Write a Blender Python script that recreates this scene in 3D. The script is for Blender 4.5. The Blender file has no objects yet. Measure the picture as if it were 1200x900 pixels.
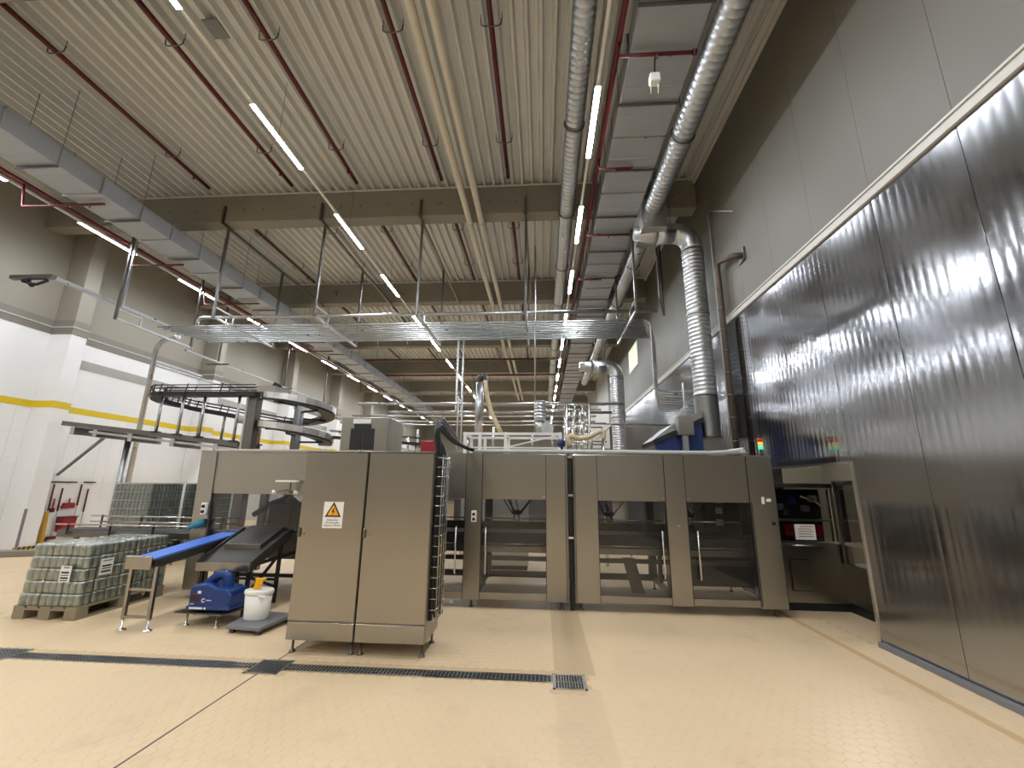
import bpy, bmesh, math, random
from mathutils import Vector, Matrix
random.seed(7)
PI = math.pi
SC = bpy.context.scene
COL = SC.collection

# ------------------------------------------------------------------ camera
F_PX = 503.6
PITCH, YAW, ROLL = 0.23165022, -0.07161788, 0.01299815
CAM_H = 1.6
fwd = Vector((math.sin(YAW)*math.cos(PITCH), math.cos(YAW)*math.cos(PITCH), math.sin(PITCH)))
rgt = Vector((math.cos(YAW), -math.sin(YAW), 0))
upv = rgt.cross(fwd)
r2 = math.cos(ROLL)*rgt + math.sin(ROLL)*upv
u2 = -math.sin(ROLL)*rgt + math.cos(ROLL)*upv
cam_d = bpy.data.cameras.new('camera')
cam_d.sensor_fit = 'HORIZONTAL'
cam_d.sensor_width = 36.0
cam_d.lens = F_PX/1200*36
cam_d.clip_start = 0.05
cam_d.clip_end = 200
cam = bpy.data.objects.new('camera', cam_d)
COL.objects.link(cam)
cam.matrix_world = Matrix(((r2.x, u2.x, -fwd.x, 0), (r2.y, u2.y, -fwd.y, 0), (r2.z, u2.z, -fwd.z, CAM_H), (0, 0, 0, 1)))
SC.camera = cam

# ------------------------------------------------------------------ world, light level
LAMP_POWER = 44.0
world = bpy.data.worlds.new('world')
SC.world = world
world.use_nodes = True
world.node_tree.nodes['Background'].inputs[0].default_value = (0.9, 0.95, 1.0, 1)
world.node_tree.nodes['Background'].inputs[1].default_value = 0.02
SC.view_settings.view_transform = 'Standard'
SC.view_settings.look = 'None'
SC.view_settings.gamma = 1
SC.view_settings.use_curve_mapping = False
SC.view_settings.exposure = 2.27
SC.cycles.use_denoising = True
SC.cycles.max_bounces = 10
SC.cycles.transparent_max_bounces = 24
SC.cycles.sample_clamp_indirect = 6.0

# ------------------------------------------------------------------ materials
MATS = {}
def srgb(h):
    h = h.lstrip('#')
    o = []
    for i in (0, 2, 4):
        c = int(h[i:i+2], 16)/255
        o.append(c/12.92 if c <= .04045 else ((c+.055)/1.055)**2.4)
    return tuple(o)

def mat(name, col, rough=.5, metal=0.0, var=.08, scale=6.0, stretch=(1, 1, 1), bump=0.0, bscale=40.0, rvar=0.0,
        aniso=0.0, spec=.5, coat=0.0, alpha=1.0, world_pos=True):
    if isinstance(col, str):
        col = srgb(col)
    m = bpy.data.materials.new(name)
    m.use_nodes = True
    nt = m.node_tree
    b = nt.nodes['Principled BSDF']
    b.inputs['Roughness'].default_value = rough
    b.inputs['Metallic'].default_value = metal
    b.inputs['Anisotropic'].default_value = aniso
    b.inputs['Specular IOR Level'].default_value = spec
    b.inputs['Coat Weight'].default_value = coat
    b.inputs['Alpha'].default_value = alpha
    if world_pos:
        src = nt.nodes.new('ShaderNodeNewGeometry').outputs['Position']
    else:
        src = nt.nodes.new('ShaderNodeTexCoord').outputs['Object']
    mp = nt.nodes.new('ShaderNodeMapping')
    mp.inputs['Scale'].default_value = stretch
    nt.links.new(src, mp.inputs['Vector'])
    n = nt.nodes.new('ShaderNodeTexNoise')
    n.inputs['Scale'].default_value = scale
    n.inputs['Detail'].default_value = 4
    nt.links.new(mp.outputs[0], n.inputs['Vector'])
    rmp = nt.nodes.new('ShaderNodeMix')
    rmp.data_type = 'RGBA'
    lo = tuple(c*(1-var) for c in col)
    hi = tuple(min(1, c*(1+var)) for c in col)
    rmp.inputs[6].default_value = (*lo, 1)
    rmp.inputs[7].default_value = (*hi, 1)
    nt.links.new(n.outputs['Fac'], rmp.inputs[0])
    nt.links.new(rmp.outputs[2], b.inputs['Base Color'])
    if rvar:
        mr = nt.nodes.new('ShaderNodeMapRange')
        mr.inputs['From Min'].default_value = .3
        mr.inputs['From Max'].default_value = .7
        mr.inputs['To Min'].default_value = max(.02, rough-rvar)
        mr.inputs['To Max'].default_value = rough+rvar
        nt.links.new(n.outputs['Fac'], mr.inputs['Value'])
        nt.links.new(mr.outputs[0], b.inputs['Roughness'])
    if bump:
        n2 = nt.nodes.new('ShaderNodeTexNoise')
        n2.inputs['Scale'].default_value = bscale
        n2.inputs['Detail'].default_value = 3
        nt.links.new(mp.outputs[0], n2.inputs['Vector'])
        bp = nt.nodes.new('ShaderNodeBump')
        bp.inputs['Strength'].default_value = bump
        bp.inputs['Distance'].default_value = .02
        nt.links.new(n2.outputs['Fac'], bp.inputs['Height'])
        nt.links.new(bp.outputs[0], b.inputs['Normal'])
    MATS[name] = m
    return m

def glassy(name, tint, gloss_rough=.03, fac=.12, tcol=(.9, .9, .9)):
    """thin sheet of clear plastic or glass: mostly see-through, a little gloss"""
    m = bpy.data.materials.new(name)
    m.use_nodes = True
    nt = m.node_tree
    nt.nodes.clear()
    out = nt.nodes.new('ShaderNodeOutputMaterial')
    tr = nt.nodes.new('ShaderNodeBsdfTransparent')
    tr.inputs[0].default_value = (*tcol, 1)
    gl = nt.nodes.new('ShaderNodeBsdfGlossy')
    gl.inputs['Color'].default_value = (*tint, 1)
    gl.inputs['Roughness'].default_value = gloss_rough
    lw = nt.nodes.new('ShaderNodeLayerWeight')
    lw.inputs['Blend'].default_value = .25
    mr = nt.nodes.new('ShaderNodeMapRange')
    mr.inputs['To Min'].default_value = fac
    mr.inputs['To Max'].default_value = min(1, fac+.5)
    mx = nt.nodes.new('ShaderNodeMixShader')
    nt.links.new(lw.outputs['Fresnel'], mr.inputs['Value'])
    nt.links.new(mr.outputs[0], mx.inputs[0])
    nt.links.new(tr.outputs[0], mx.inputs[1])
    nt.links.new(gl.outputs[0], mx.inputs[2])
    nt.links.new(mx.outputs[0], out.inputs[0])
    MATS[name] = m
    return m

def emit(name, col, strength):
    m = bpy.data.materials.new(name)
    m.use_nodes = True
    b = m.node_tree.nodes['Principled BSDF']
    b.inputs['Base Color'].default_value = (*col, 1)
    b.inputs['Emission Color'].default_value = (*col, 1)
    b.inputs['Emission Strength'].default_value = strength
    MATS[name] = m
    return m

def floor_material():
    m = mat('floor', '#dfc59e', rough=.45, var=.05, scale=1.1, rvar=.06, bump=.02, bscale=60)
    nt = m.node_tree
    b = nt.nodes['Principled BSDF']
    base = b.inputs['Base Color'].links[0].from_socket
    pos = nt.nodes.new('ShaderNodeNewGeometry').outputs['Position']
    sep = nt.nodes.new('ShaderNodeSeparateXYZ')
    nt.links.new(pos, sep.inputs[0])
    def band(sock, a, c, soft):
        x = nt.nodes.new('ShaderNodeMapRange'); x.inputs['From Min'].default_value = a-soft; x.inputs['From Max'].default_value = a+soft
        y = nt.nodes.new('ShaderNodeMapRange'); y.inputs['From Min'].default_value = c-soft; y.inputs['From Max'].default_value = c+soft
        y.inputs['To Min'].default_value = 1; y.inputs['To Max'].default_value = 0
        nt.links.new(sock, x.inputs[0]); nt.links.new(sock, y.inputs[0])
        mu = nt.nodes.new('ShaderNodeMath'); mu.operation = 'MULTIPLY'
        nt.links.new(x.outputs[0], mu.inputs[0]); nt.links.new(y.outputs[0], mu.inputs[1])
        return mu.outputs[0]
    def mul(a, c):
        mu = nt.nodes.new('ShaderNodeMath'); mu.operation = 'MULTIPLY'
        nt.links.new(a, mu.inputs[0])
        if isinstance(c, float): mu.inputs[1].default_value = c
        else: nt.links.new(c, mu.inputs[1])
        return mu.outputs[0]
    def over(base, fac, col):
        mx = nt.nodes.new('ShaderNodeMix'); mx.data_type = 'RGBA'
        mx.inputs[7].default_value = (*col, 1)
        nt.links.new(fac, mx.inputs[0]); nt.links.new(base, mx.inputs[6])
        return mx.outputs[2]
    # darker strip of floor in front of the machine, from the drain to the machine
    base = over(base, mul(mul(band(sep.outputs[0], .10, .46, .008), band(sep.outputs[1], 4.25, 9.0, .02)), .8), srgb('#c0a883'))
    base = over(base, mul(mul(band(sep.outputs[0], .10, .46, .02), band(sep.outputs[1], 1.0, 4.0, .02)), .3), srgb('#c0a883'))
    # worn ochre line beside the metal wall
    base = over(base, mul(band(sep.outputs[0], 3.12, 3.20, .012), .75), srgb('#c39a62'))
    # scuffs and old stains
    n = nt.nodes.new('ShaderNodeTexNoise'); n.inputs['Scale'].default_value = 2.3; n.inputs['Detail'].default_value = 7
    nt.links.new(pos, n.inputs['Vector'])
    mr = nt.nodes.new('ShaderNodeMapRange'); mr.inputs['From Min'].default_value = .56; mr.inputs['From Max'].default_value = .75
    mr.inputs['To Max'].default_value = .35
    nt.links.new(n.outputs['Fac'], mr.inputs[0])
    base = over(base, mr.outputs[0], srgb('#bfa580'))
    nt.links.new(base, b.inputs['Base Color'])
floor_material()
mat('grout', '#cdb18a', .55)
mat('joint_dark', '#5d5650', .7)
mat('steel', (.37, .349, .306), .28, 1.0, var=.05, scale=1.0, stretch=(2, 2, .4))
mat('steel_dark', (.17, .163, .15), .4, 1.0, var=.15, scale=3, rvar=.08)
mat('steel_bright', (.72, .71, .69), .22, 1.0, var=.05)
mat('galv', (.46, .47, .48), .34, 1.0, var=.16, scale=4, rvar=.08)
mat('galv_duct', (.40, .42, .445), .55, .7, var=.15, scale=3.0, stretch=(.4, 3, 1), rvar=.08)
mat('duct_bright', (.55, .57, .59), .36, 1.0, var=.05, scale=4)
mat('panel_metal', (.41, .42, .44), .145, 1.0, var=.06, scale=1.2, rvar=.04, bump=.03, bscale=1.6)
mat('wall_white', '#716e65', .5, 0, var=.04, scale=1.0, rvar=.05, bump=.02, bscale=2.0)
mat('wall_left_upper', '#8f897c', .6, 0, var=.05, scale=1.0)
mat('wall_left_white', '#e6e6e5', .45, 0, var=.04, scale=1.5, bump=.02)
mat('white_tile', '#ededeb', .3, 0, var=.03, scale=3)
mat('band_grey', '#7d786f', .6, 0, var=.05)
mat('band_pale', '#a5a39d', .6, 0, var=.05)
mat('yellow_stripe', '#d8bb22', .5, 0, var=.06)
mat('deck', '#cfd0cd', .5, 0, var=.05, scale=2)
mat('concrete', '#858074', .8, 0, var=.10, scale=3, bump=.08, bscale=60)
mat('trim_white', '#c9c7c0', .4, 0, var=.03)
mat('red_pipe', '#560f19', .4, 0, var=.12)
mat('red', '#8e0f20', .4, 0, var=.08)
mat('beige_pipe', '#c2bba8', .45, 0, var=.05)
mat('rail_white', '#dedbd2', .4, 0, var=.03)
mat('black', '#17171a', .5, 0, var=.15)
mat('black_cable', '#121214', .42, 0, var=.1)
mat('dark_grey', '#3a3a3c', .5, 0, var=.1)
mat('mid_grey', '#77777a', .5, 0, var=.1)
mat('light_grey', '#b9b9b6', .45, 0, var=.05)
mat('white_paint', '#e6e5e0', .4, 0, var=.03)
mat('white_plastic', '#eceae2', .35, 0, var=.03)
mat('yellow', '#f0b414', .4, 0, var=.06)
mat('blue', '#0b3473', .32, 0, var=.10, scale=10)
mat('blue_belt', '#4f7fe0', .35, 0, var=.06)
mat('blue_dark', '#1c2f63', .45, 0, var=.08)
mat('teal', '#1f7f9c', .35, 0, var=.08)
mat('wood', '#8c8069', .75, 0, var=.18, scale=5, stretch=(1, 8, 8), bump=.1)
mat('hose', '#cdbb96', .5, 0, var=.08)
mat('rust', '#5d5148', .5, .3, var=.25, scale=9)
mat('jar_glass', '#9ba199', .08, .40, var=.25, scale=20, spec=.9)
mat('jar_lid', (.85, .86, .85), .25, .8, var=.08)
mat('dark_glass_jar', '#7a807a', .2, .2, var=.3, scale=16)
mat('paper', '#e9e8e3', .6, 0, var=.02)
mat('ink', '#2a2a2c', .6, 0, var=.02)
mat('ink_orange', '#b56a3a', .6, 0, var=.02)
mat('sign_yellow', '#f2a81d', .45, 0, var=.03)
mat('brown', '#5a3a34', .6, 0, var=.2)
mat('rubber', '#101010', .7, 0, var=.1)
mat('ochre', '#a8831f', .5, 0, var=.1)
glassy('guard_pane', (.8, .82, .85), .03, .03, (.76, .76, .76))
glassy('film', (.95, .97, .96), .06, .11, (.95, .97, .95))
emit('lamp_glow', (.94, .985, 1.05), LAMP_POWER)
emit('signal_red', (.5, .03, .02), .02)
emit('signal_amber', (1.0, .5, .05), .14)
emit('signal_green', (.05, .9, .45), .14)
emit('window_glow', (.80, .9, .6), .14)
emit('room_lamp', (1.0, .95, .82), 30.0)

# ------------------------------------------------------------------ geometry helpers
class G:
    def __init__(s):
        s.v = []; s.f = []; s.sm = []; s.mi = []; s.cur = 0
    def face(s, idx, smooth=False):
        s.f.append(idx); s.sm.append(smooth); s.mi.append(s.cur)
    def add(s, vs):
        n = len(s.v); s.v.extend([tuple(p) for p in vs]); return n
    def box(s, x0, x1, y0, y1, z0, z1):
        n = s.add([(x0, y0, z0), (x1, y0, z0), (x1, y1, z0), (x0, y1, z0), (x0, y0, z1), (x1, y0, z1), (x1, y1, z1), (x0, y1, z1)])
        for q in ((0, 3, 2, 1), (4, 5, 6, 7), (0, 1, 5, 4), (1, 2, 6, 5), (2, 3, 7, 6), (3, 0, 4, 7)):
            s.face([n+i for i in q])
        return s
    def bar(s, p, q, w, h, up=(0, 0, 1)):
        """rectangular bar from p to q, w across and h along 'up'"""
        p = Vector(p); q = Vector(q); d = (q-p).normalized(); u = Vector(up)
        if abs(d.dot(u)) > .98: u = Vector((0, 1, 0))
        a = d.cross(u).normalized()*w/2; c = a.cross(d).normalized()*h/2
        n = s.add([p-a-c, p+a-c, p+a+c, p-a+c, q-a-c, q+a-c, q+a+c, q-a+c])
        for f in ((0, 3, 2, 1), (4, 5, 6, 7), (0, 1, 5, 4), (1, 2, 6, 5), (2, 3, 7, 6), (3, 0, 4, 7)):
            s.face([n+i for i in f])
        return s
    def tube(s, path, r, n=10, closed=False, caps=True):
        P = [Vector(p) for p in path]; m = len(P)
        rs = r if isinstance(r, (list, tuple)) else [r]*m
        rings = []; prev = None
        for i, p in enumerate(P):
            if closed: d = P[(i+1) % m]-P[i-1]
            else: d = P[min(i+1, m-1)]-P[max(i-1, 0)]
            d.normalize()
            if prev is None:
                u = Vector((0, 0, 1)) if abs(d.z) < .9 else Vector((1, 0, 0))
                a = d.cross(u).normalized()
            else:
                a = prev-d*prev.dot(d)
                a = a.normalized() if a.length > 1e-6 else d.orthogonal().normalized()
            prev = a; c = d.cross(a)
            rings.append(s.add([p+(a*math.cos(2*PI*k/n)+c*math.sin(2*PI*k/n))*rs[i] for k in range(n)]))
        for i in range(m if closed else m-1):
            A = rings[i]; B = rings[(i+1) % m]
            for k in range(n):
                s.face([A+k, A+(k+1) % n, B+(k+1) % n, B+k], True)
        if caps and not closed:
            s.face([rings[0]+k for k in range(n)][::-1]); s.face([rings[-1]+k for k in range(n)])
        return s
    def cyl(s, p, q, r, n=12): return s.tube([p, q], r, n)
    def lathe(s, prof, c=(0, 0, 0), n=14, smooth=True):
        rings = []
        for r, z in prof:
            rings.append(s.add([(c[0]+r*math.cos(2*PI*k/n), c[1]+r*math.sin(2*PI*k/n), c[2]+z) for k in range(n)]))
        for A, B in zip(rings, rings[1:]):
            for k in range(n): s.face([A+k, A+(k+1) % n, B+(k+1) % n, B+k], smooth)
        s.face([rings[0]+k for k in range(n)][::-1]); s.face([rings[-1]+k for k in range(n)])
        return s
    def prism(s, poly, axis, a, b):
        """polygon in the other two axes pulled along axis ('x','y','z') from a to b"""
        def P(u, v, w):
            return {'x': (w, u, v), 'y': (u, w, v), 'z': (u, v, w)}[axis]
        m = len(poly); n = s.add([P(u, v, a) for u, v in poly]+[P(u, v, b) for u, v in poly])
        for k in range(m): s.face([n+k, n+(k+1) % m, n+m+(k+1) % m, n+m+k])
        s.face([n+k for k in range(m)][::-1]); s.face([n+m+k for k in range(m)])
        return s
    def strip(s, prof, axis_from, axis_to):
        """open folded sheet: profile of (x,z) pulled along y"""
        m = len(prof); n = s.add([(x, axis_from, z) for x, z in prof]+[(x, axis_to, z) for x, z in prof])
        for k in range(m-1): s.face([n+k, n+k+1, n+m+k+1, n+m+k])
        return s

def wpos(o):
    p = Vector((0, 0, 0))
    while o is not None:
        p += o.location; o = o.parent
    return p

def make_mesh(name, g, mats, off, recalc=True):
    me = bpy.data.meshes.new(name)
    me.from_pydata([(x-off[0], y-off[1], z-off[2]) for x, y, z in g.v], [], g.f)
    for mm in (mats if isinstance(mats, (list, tuple)) else [mats]):
        me.materials.append(MATS[mm])
    me.polygons.foreach_set('use_smooth', g.sm)
    me.polygons.foreach_set('material_index', g.mi)
    if recalc:
        bm = bmesh.new(); bm.from_mesh(me)
        bmesh.ops.recalc_face_normals(bm, faces=bm.faces)
        bm.to_mesh(me); bm.free()
    me.update()
    return me

def obj(name, g, m, parent=None, bev=0.0, label=None, kind=None, segs=1):
    if parent is not None:
        off = wpos(parent); loc = (0, 0, 0)
    else:
        xs = [p[0] for p in g.v]; ys = [p[1] for p in g.v]; zs = [p[2] for p in g.v]
        loc = ((min(xs)+max(xs))/2, (min(ys)+max(ys))/2, min(zs)); off = loc
    o = bpy.data.objects.new(name, make_mesh(name, g, m, off))
    COL.objects.link(o)
    o.location = loc
    if parent is not None: o.parent = parent
    if bev:
        b = o.modifiers.new('bevel', 'BEVEL'); b.width = bev; b.segments = segs; b.limit_method = 'ANGLE'; b.angle_limit = math.radians(40)
    if label: o['label'] = label
    if kind: o['kind'] = kind
    return o

def tag(o, label, cat, group=None):
    o['label'] = label; o['category'] = cat
    if group: o['group'] = group
    return o

def thing(name, label, cat, loc=(0, 0, 0), group=None):
    o = bpy.data.objects.new(name, None)
    o.empty_display_size = .1
    COL.objects.link(o); o.location = loc
    return tag(o, label, cat, group)

def struct(name, g, m, bev=0.0, label=None):
    o = obj(name, g, m, bev=bev); o['kind'] = 'structure'
    if label: o['label'] = label
    return o

def dup(o, loc=None, rotz=None, label=None, group=None, parent=None):
    c = o.copy(); COL.objects.link(c)
    c.parent = parent
    if loc is not None: c.location = loc
    if rotz is not None: c.rotation_euler = (0, 0, rotz)
    if label: c['label'] = label
    if group: c['group'] = group
    for ch in list(o.children): dup(ch, parent=c)
    return c

def share(o, name, loc, parent):
    """another object that uses the mesh of o"""
    c = bpy.data.objects.new(name, o.data); COL.objects.link(c); c.location = loc; c.parent = parent
    return c

def text_geo(txt, size, name, m, parent, origin, facing='front', align='CENTER'):
    cu = bpy.data.curves.new('lettering', 'FONT'); cu.body = txt; cu.size = size; cu.align_x = align; cu.extrude = .0004
    to = bpy.data.objects.new('lettering', cu); COL.objects.link(to)
    me = bpy.data.meshes.new_from_object(to.evaluated_get(bpy.context.evaluated_depsgraph_get()))
    bpy.data.objects.remove(to); bpy.data.curves.remove(cu)
    off = wpos(parent)
    for v in me.vertices:
        x, y, z = v.co
        if facing == 'front': p = (origin[0]+x, origin[1]-z, origin[2]+y)
        else: p = (origin[0]+z, origin[1]+x, origin[2]+y)      # 'right': faces +X
        v.co = (p[0]-off.x, p[1]-off.y, p[2]-off.z)
    me.materials.clear(); me.materials.append(MATS[m])
    o = bpy.data.objects.new(name, me); COL.objects.link(o); o.parent = parent
    return o

def arc(c, r, a0, a1, n, plane):
    """points of an arc; plane 'xz','yz','xy'"""
    o = []
    for i in range(n+1):
        a = a0+(a1-a0)*i/n
        u, v = r*math.cos(a), r*math.sin(a)
        o.append({'xz': (c[0]+u, c[1], c[2]+v), 'yz': (c[0], c[1]+u, c[2]+v), 'xy': (c[0]+u, c[1]+v, c[2])}[plane])
    return o

def in_frame(x, y, z, m=6):
    d = Vector((x, y, z-CAM_H)); w = d.dot(fwd)
    if w <= .05: return False
    px = 600+F_PX*d.dot(r2)/w; py = 450-F_PX*d.dot(u2)/w
    return -m < px < 1200+m and -m < py < 900+m

ORD = ['first', 'second', 'third', 'fourth', 'fifth', 'sixth', 'seventh', 'eighth', 'ninth', 'tenth', 'eleventh', 'twelfth', 'thirteenth', 'fourteenth', 'fifteenth', 'sixteenth', 'seventeenth']

# ================================================================== SETTING
XR, XW, XC = 3.56, -12.63, -12.05
ZC = 8.6
Y0, Y1 = -13.0, 46.0
BEAMS = [3.63, 8.9, 13.8, 18.7, 23.6, 28.5, 33.4, 38.3, 43.2]
HOLE_Y0, HOLE_Y1, HOLE_Z = 5.30, 7.05, 1.905

# ---- floor with hexagonal tiles in the front field
TX0, TX1, TY0, TY1 = -6.6, 3.54, 2.2, 6.3
fl_g = G(); fl_g.box(XW-.3, XR+3.2, Y0-.3, Y1+.3, -.2, -.0014)
floor = struct('floor', fl_g, 'grout')
g = G()
for (x0, x1, y0, y1) in ((XW, TX0, Y0, Y1), (TX0, XR+3.0, Y0, TY0), (TX0, XR+3.0, TY1, Y1), (TX1, XR+3.0, TY0, TY1)):
    g.box(x0, x1, y0, y1, -.004, 0)
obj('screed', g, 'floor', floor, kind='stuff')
def hexagon(g, cx, cy, r, z0, z1, bv=.002):
    lo = [(cx+r*math.cos(PI/6+k*PI/3), cy+r*math.sin(PI/6+k*PI/3)) for k in range(6)]
    hi = [(cx+(r-bv)*math.cos(PI/6+k*PI/3), cy+(r-bv)*math.sin(PI/6+k*PI/3)) for k in range(6)]
    n = g.add([(x, y, z0) for x, y in lo]+[(x, y, z1-.0012) for x, y in lo]+[(x, y, z1) for x, y in hi])
    for k in range(6):
        j = (k+1) % 6
        g.face([n+k, n+j, n+6+j, n+6+k]); g.face([n+6+k, n+6+j, n+12+j, n+12+k])
    g.face([n+12+k for k in range(6)])
FLAT = .100; R_HEX = (FLAT-.0014)/math.sqrt(3)
DRAIN_RECTS = [(-6.6, .10, 4.05, 4.25), (-2.58, -2.28, 4.0, 4.29), (.08, .36, 3.96, 4.25), (-5.35, -4.9, 4.0, 4.3)]
cells = []
row = 0; y = TY0
while y < TY1:
    x = TX0+(FLAT/2 if row % 2 else 0)
    while x < TX1:
        if not any(a-.03 < x < b+.03 and c-.03 < y < d+.03 for a, b, c, d in DRAIN_RECTS):
            cells.append((x, y))
        x += FLAT
    y += FLAT*math.sqrt(3)/2; row += 1
front = sorted([c for c in cells if in_frame(c[0], c[1], 0, -4)], key=lambda c: c[0]**2+c[1]**2)[:300]
fset = set(front)
proto = G(); hexagon(proto, 0, 0, R_HEX, -.004, 0)
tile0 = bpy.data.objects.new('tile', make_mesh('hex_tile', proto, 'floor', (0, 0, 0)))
COL.objects.link(tile0); tile0.parent = floor
off = wpos(floor)
for i, (x, y) in enumerate(front):
    t = tile0 if i == 0 else share(tile0, 'tile', (0, 0, 0), floor)
    t.location = (x-off.x, y-off.y, -off.z)
g = G()
for c in cells:
    if c not in fset: hexagon(g, c[0], c[1], R_HEX, -.004, 0)
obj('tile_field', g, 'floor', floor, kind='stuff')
# dark movement joint across the floor
g = G(); g.box(-2.452, -2.436, 2.0, 4.0, -.002, .0008); g.box(-2.452, -2.436, 4.29, 5.6, -.002, .0008)
obj('movement_joint', g, 'joint_dark', floor)

# ---- drain channel: frame, slotted cover, square gully gratings
def drain_run(name, x0, x1, label):
    t = thing(name, label, 'drain', ((x0+x1)/2, 4.15, 0))
    g = G(); g.box(x0, x1, 4.075, 4.098, -.01, .003); g.box(x0, x1, 4.202, 4.225, -.01, .003); g.box(x0, x1, 4.146, 4.154, -.01, .0025)
    obj('frame', g, 'steel_bright', t)
    g = G(); g.box(x0, x1, 4.098, 4.202, -.0039, -.0005); obj('channel', g, 'black', t)
    g = G(); x = x0
    while x < x1-.01:
        g.box(x, x+.009, 4.098, 4.202, -.0005, .002); x += .034
    obj('grate_bars', g, 'galv', t, kind='stuff')
drain_run('drain_channel', -4.9, -2.58, 'slotted steel drain channel in the floor, left run before the cabinets')
drain_run('drain_channel', -2.28, .08, 'slotted steel drain channel in the floor between the two square gratings')
drain_run('drain_channel', -7.6, -5.35, 'slotted steel drain channel at the far left edge of the floor')
def gully(x0, x1, y0, y1, label, dark):
    t = thing('drain_grating', label, 'drain', ((x0+x1)/2, (y0+y1)/2, 0))
    g = G()
    for a in ((x0, x1, y0, y0+.02), (x0, x1, y1-.02, y1), (x0, x0+.02, y0, y1), (x1-.02, x1, y0, y1)): g.box(*a, -.01, .005)
    obj('frame', g, 'galv' if dark else 'steel_bright', t)
    g = G(); g.box(x0, x1, y0, y1, -.0039, -.0005); obj('pit', g, 'black', t)
    g = G(); n = 11
    for k in range(n):
        x = x0+.025+(x1-x0-.05)*k/(n-1); g.box(x-.0035, x+.0035, y0+.02, y1-.02, -.008, .003)
    if dark:
        for k in range(n):
            y = y0+.025+(y1-y0-.05)*k/(n-1); g.box(x0+.02, x1-.02, y-.004, y+.004, -.008, .003)
    else:
        g.box(x0+.02, x1-.02, (y0+y1)/2-.006, (y0+y1)/2+.006, -.008, .003)
    obj('grate_bars', g, 'galv' if dark else 'steel_bright', t, kind='stuff')
gully(-2.58, -2.28, 4.0, 4.29, 'dark square floor grating where the drain crosses the joint', True)
gully(.08, .36, 3.96, 4.25, 'bright framed square floor grating at the right end of the drain', False)
gully(-5.35, -4.9, 4.0, 4.3, 'dark floor grating in the drain at the left picture edge', True)

# ---- right wall: backing with opening, ribbed metal panels below, pale panels above
g = G()
g.box(XR+.03, XR+.13, Y0, HOLE_Y0, 0, ZC+.2); g.box(XR+.03, XR+.13, HOLE_Y1, Y1, 0, ZC+.2)
g.box(XR+.03, XR+.13, HOLE_Y0, HOLE_Y1, HOLE_Z, ZC+.2)
wall_right = struct('wall_right', g, 'light_grey', label='right hall wall, ribbed metal panels below and pale panels above')
SEAM0, PW = 3.34, .985
seams = [SEAM0+PW*k for k in range(-7, 21)]
def ribbed(y0, y1, z0, z1, depth, pitch, x):
    """sheet folded into shallow convex ribs with a narrow groove between them"""
    n = max(2, int(round((y1-y0)/pitch))); g = G(); prof = []
    for k in range(n):
        a = y0+(y1-y0)*k/n; w = (y1-y0)/n
        for i in range(6):
            q = i/6
            prof.append((x+depth*(2*q-1)**2, a+w*q))
    prof.append((x+depth, y1))
    m = len(prof); b = g.add([(px_, yy, z0) for px_, yy in prof]+[(px_, yy, z1) for px_, yy in prof])
    for k in range(m-1): g.face([b+k, b+k+1, b+m+k+1, b+m+k], True)
    for zz in (z0, z1):                                   # folded edges close the sheet against the wall
        c = g.add([(px_, yy, zz) for px_, yy in prof]+[(XR+.03, y1, zz), (XR+.03, y0, zz)]); g.face([c+k for k in range(m+2)])
    for yy, xx in ((y0, prof[0][0]), (y1, prof[-1][0])):
        c = g.add([(xx, yy, z0), (xx, yy, z1), (XR+.03, yy, z1), (XR+.03, yy, z0)]); g.face([c, c+1, c+2, c+3])
    return g
for a, b in zip(seams, seams[1:]):
    z0 = .06
    if a >= HOLE_Y0-.02 and a < HOLE_Y1-.1: z0 = HOLE_Z+.012
    aa = max(a, HOLE_Y1) if (a < HOLE_Y1 < b and b-HOLE_Y1 > .1 and z0 < 1) else a
    obj('metal_panel', ribbed(aa+.003, b-.003, z0, 4.665, .0009, .0985, XR), 'panel_metal', wall_right)
    obj('pale_panel', ribbed(a+.002, b-.002, 4.80, ZC-.05, .0004, .0985, XR), 'wall_white', wall_right)
g = G(); g.box(XR-.03, XR+.03, Y0, Y1, 4.665, 4.70); g.box(XR-.015, XR+.03, Y0, Y1, 4.70, 4.775); g.box(XR-.03, XR+.03, Y0, Y1, 4.775, 4.80)
struct('trim_1', g, 'trim_white', label='pale horizontal rail between metal and pale wall panels')
g = G(); g.box(XR-.05, XR+.03, Y0, HOLE_Y0-.03, 0, .05); g.box(XR-.05, XR+.03, HOLE_Y1+.03, Y1, 0, .05)
struct('baseboard_right', g, 'mid_grey', label='blue grey kerb along the foot of the metal wall')
g = G()
g.box(XR-.012, XR+.13, HOLE_Y0-.02, HOLE_Y0+.012, 0, HOLE_Z+.02); g.box(XR-.012, XR+.13, HOLE_Y1-.012, HOLE_Y1+.02, 0, HOLE_Z+.02)
g.box(XR-.012, XR+.13, HOLE_Y0, HOLE_Y1, HOLE_Z-.012, HOLE_Z+.02)
struct('trim_2', g, 'steel_bright', label='steel frame round the machine opening in the metal wall')
g = G(); g.box(XR-.06, XR+.03, Y0, Y1, ZC-.12, ZC); g.box(XR-.16, XR+.03, Y0, Y1, ZC-.05, ZC)
struct('trim_3', g, 'trim_white', label='pale cornice where the right wall meets the ceiling')
# lit window high in the right wall
wn = G(); wn.box(XR-.02, XR+.02, 15.55, 17.15, 6.02, 6.98)
w1 = struct('window_1', wn, 'trim_white', label='narrow lit window high in the right wall')
for a, b in ((15.62, 16.30), (16.38, 17.08)):
    g = G(); g.box(XR-.03, XR-.02, a, b, 6.08, 6.92); obj('pane', g, 'window_glow', w1)

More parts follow.
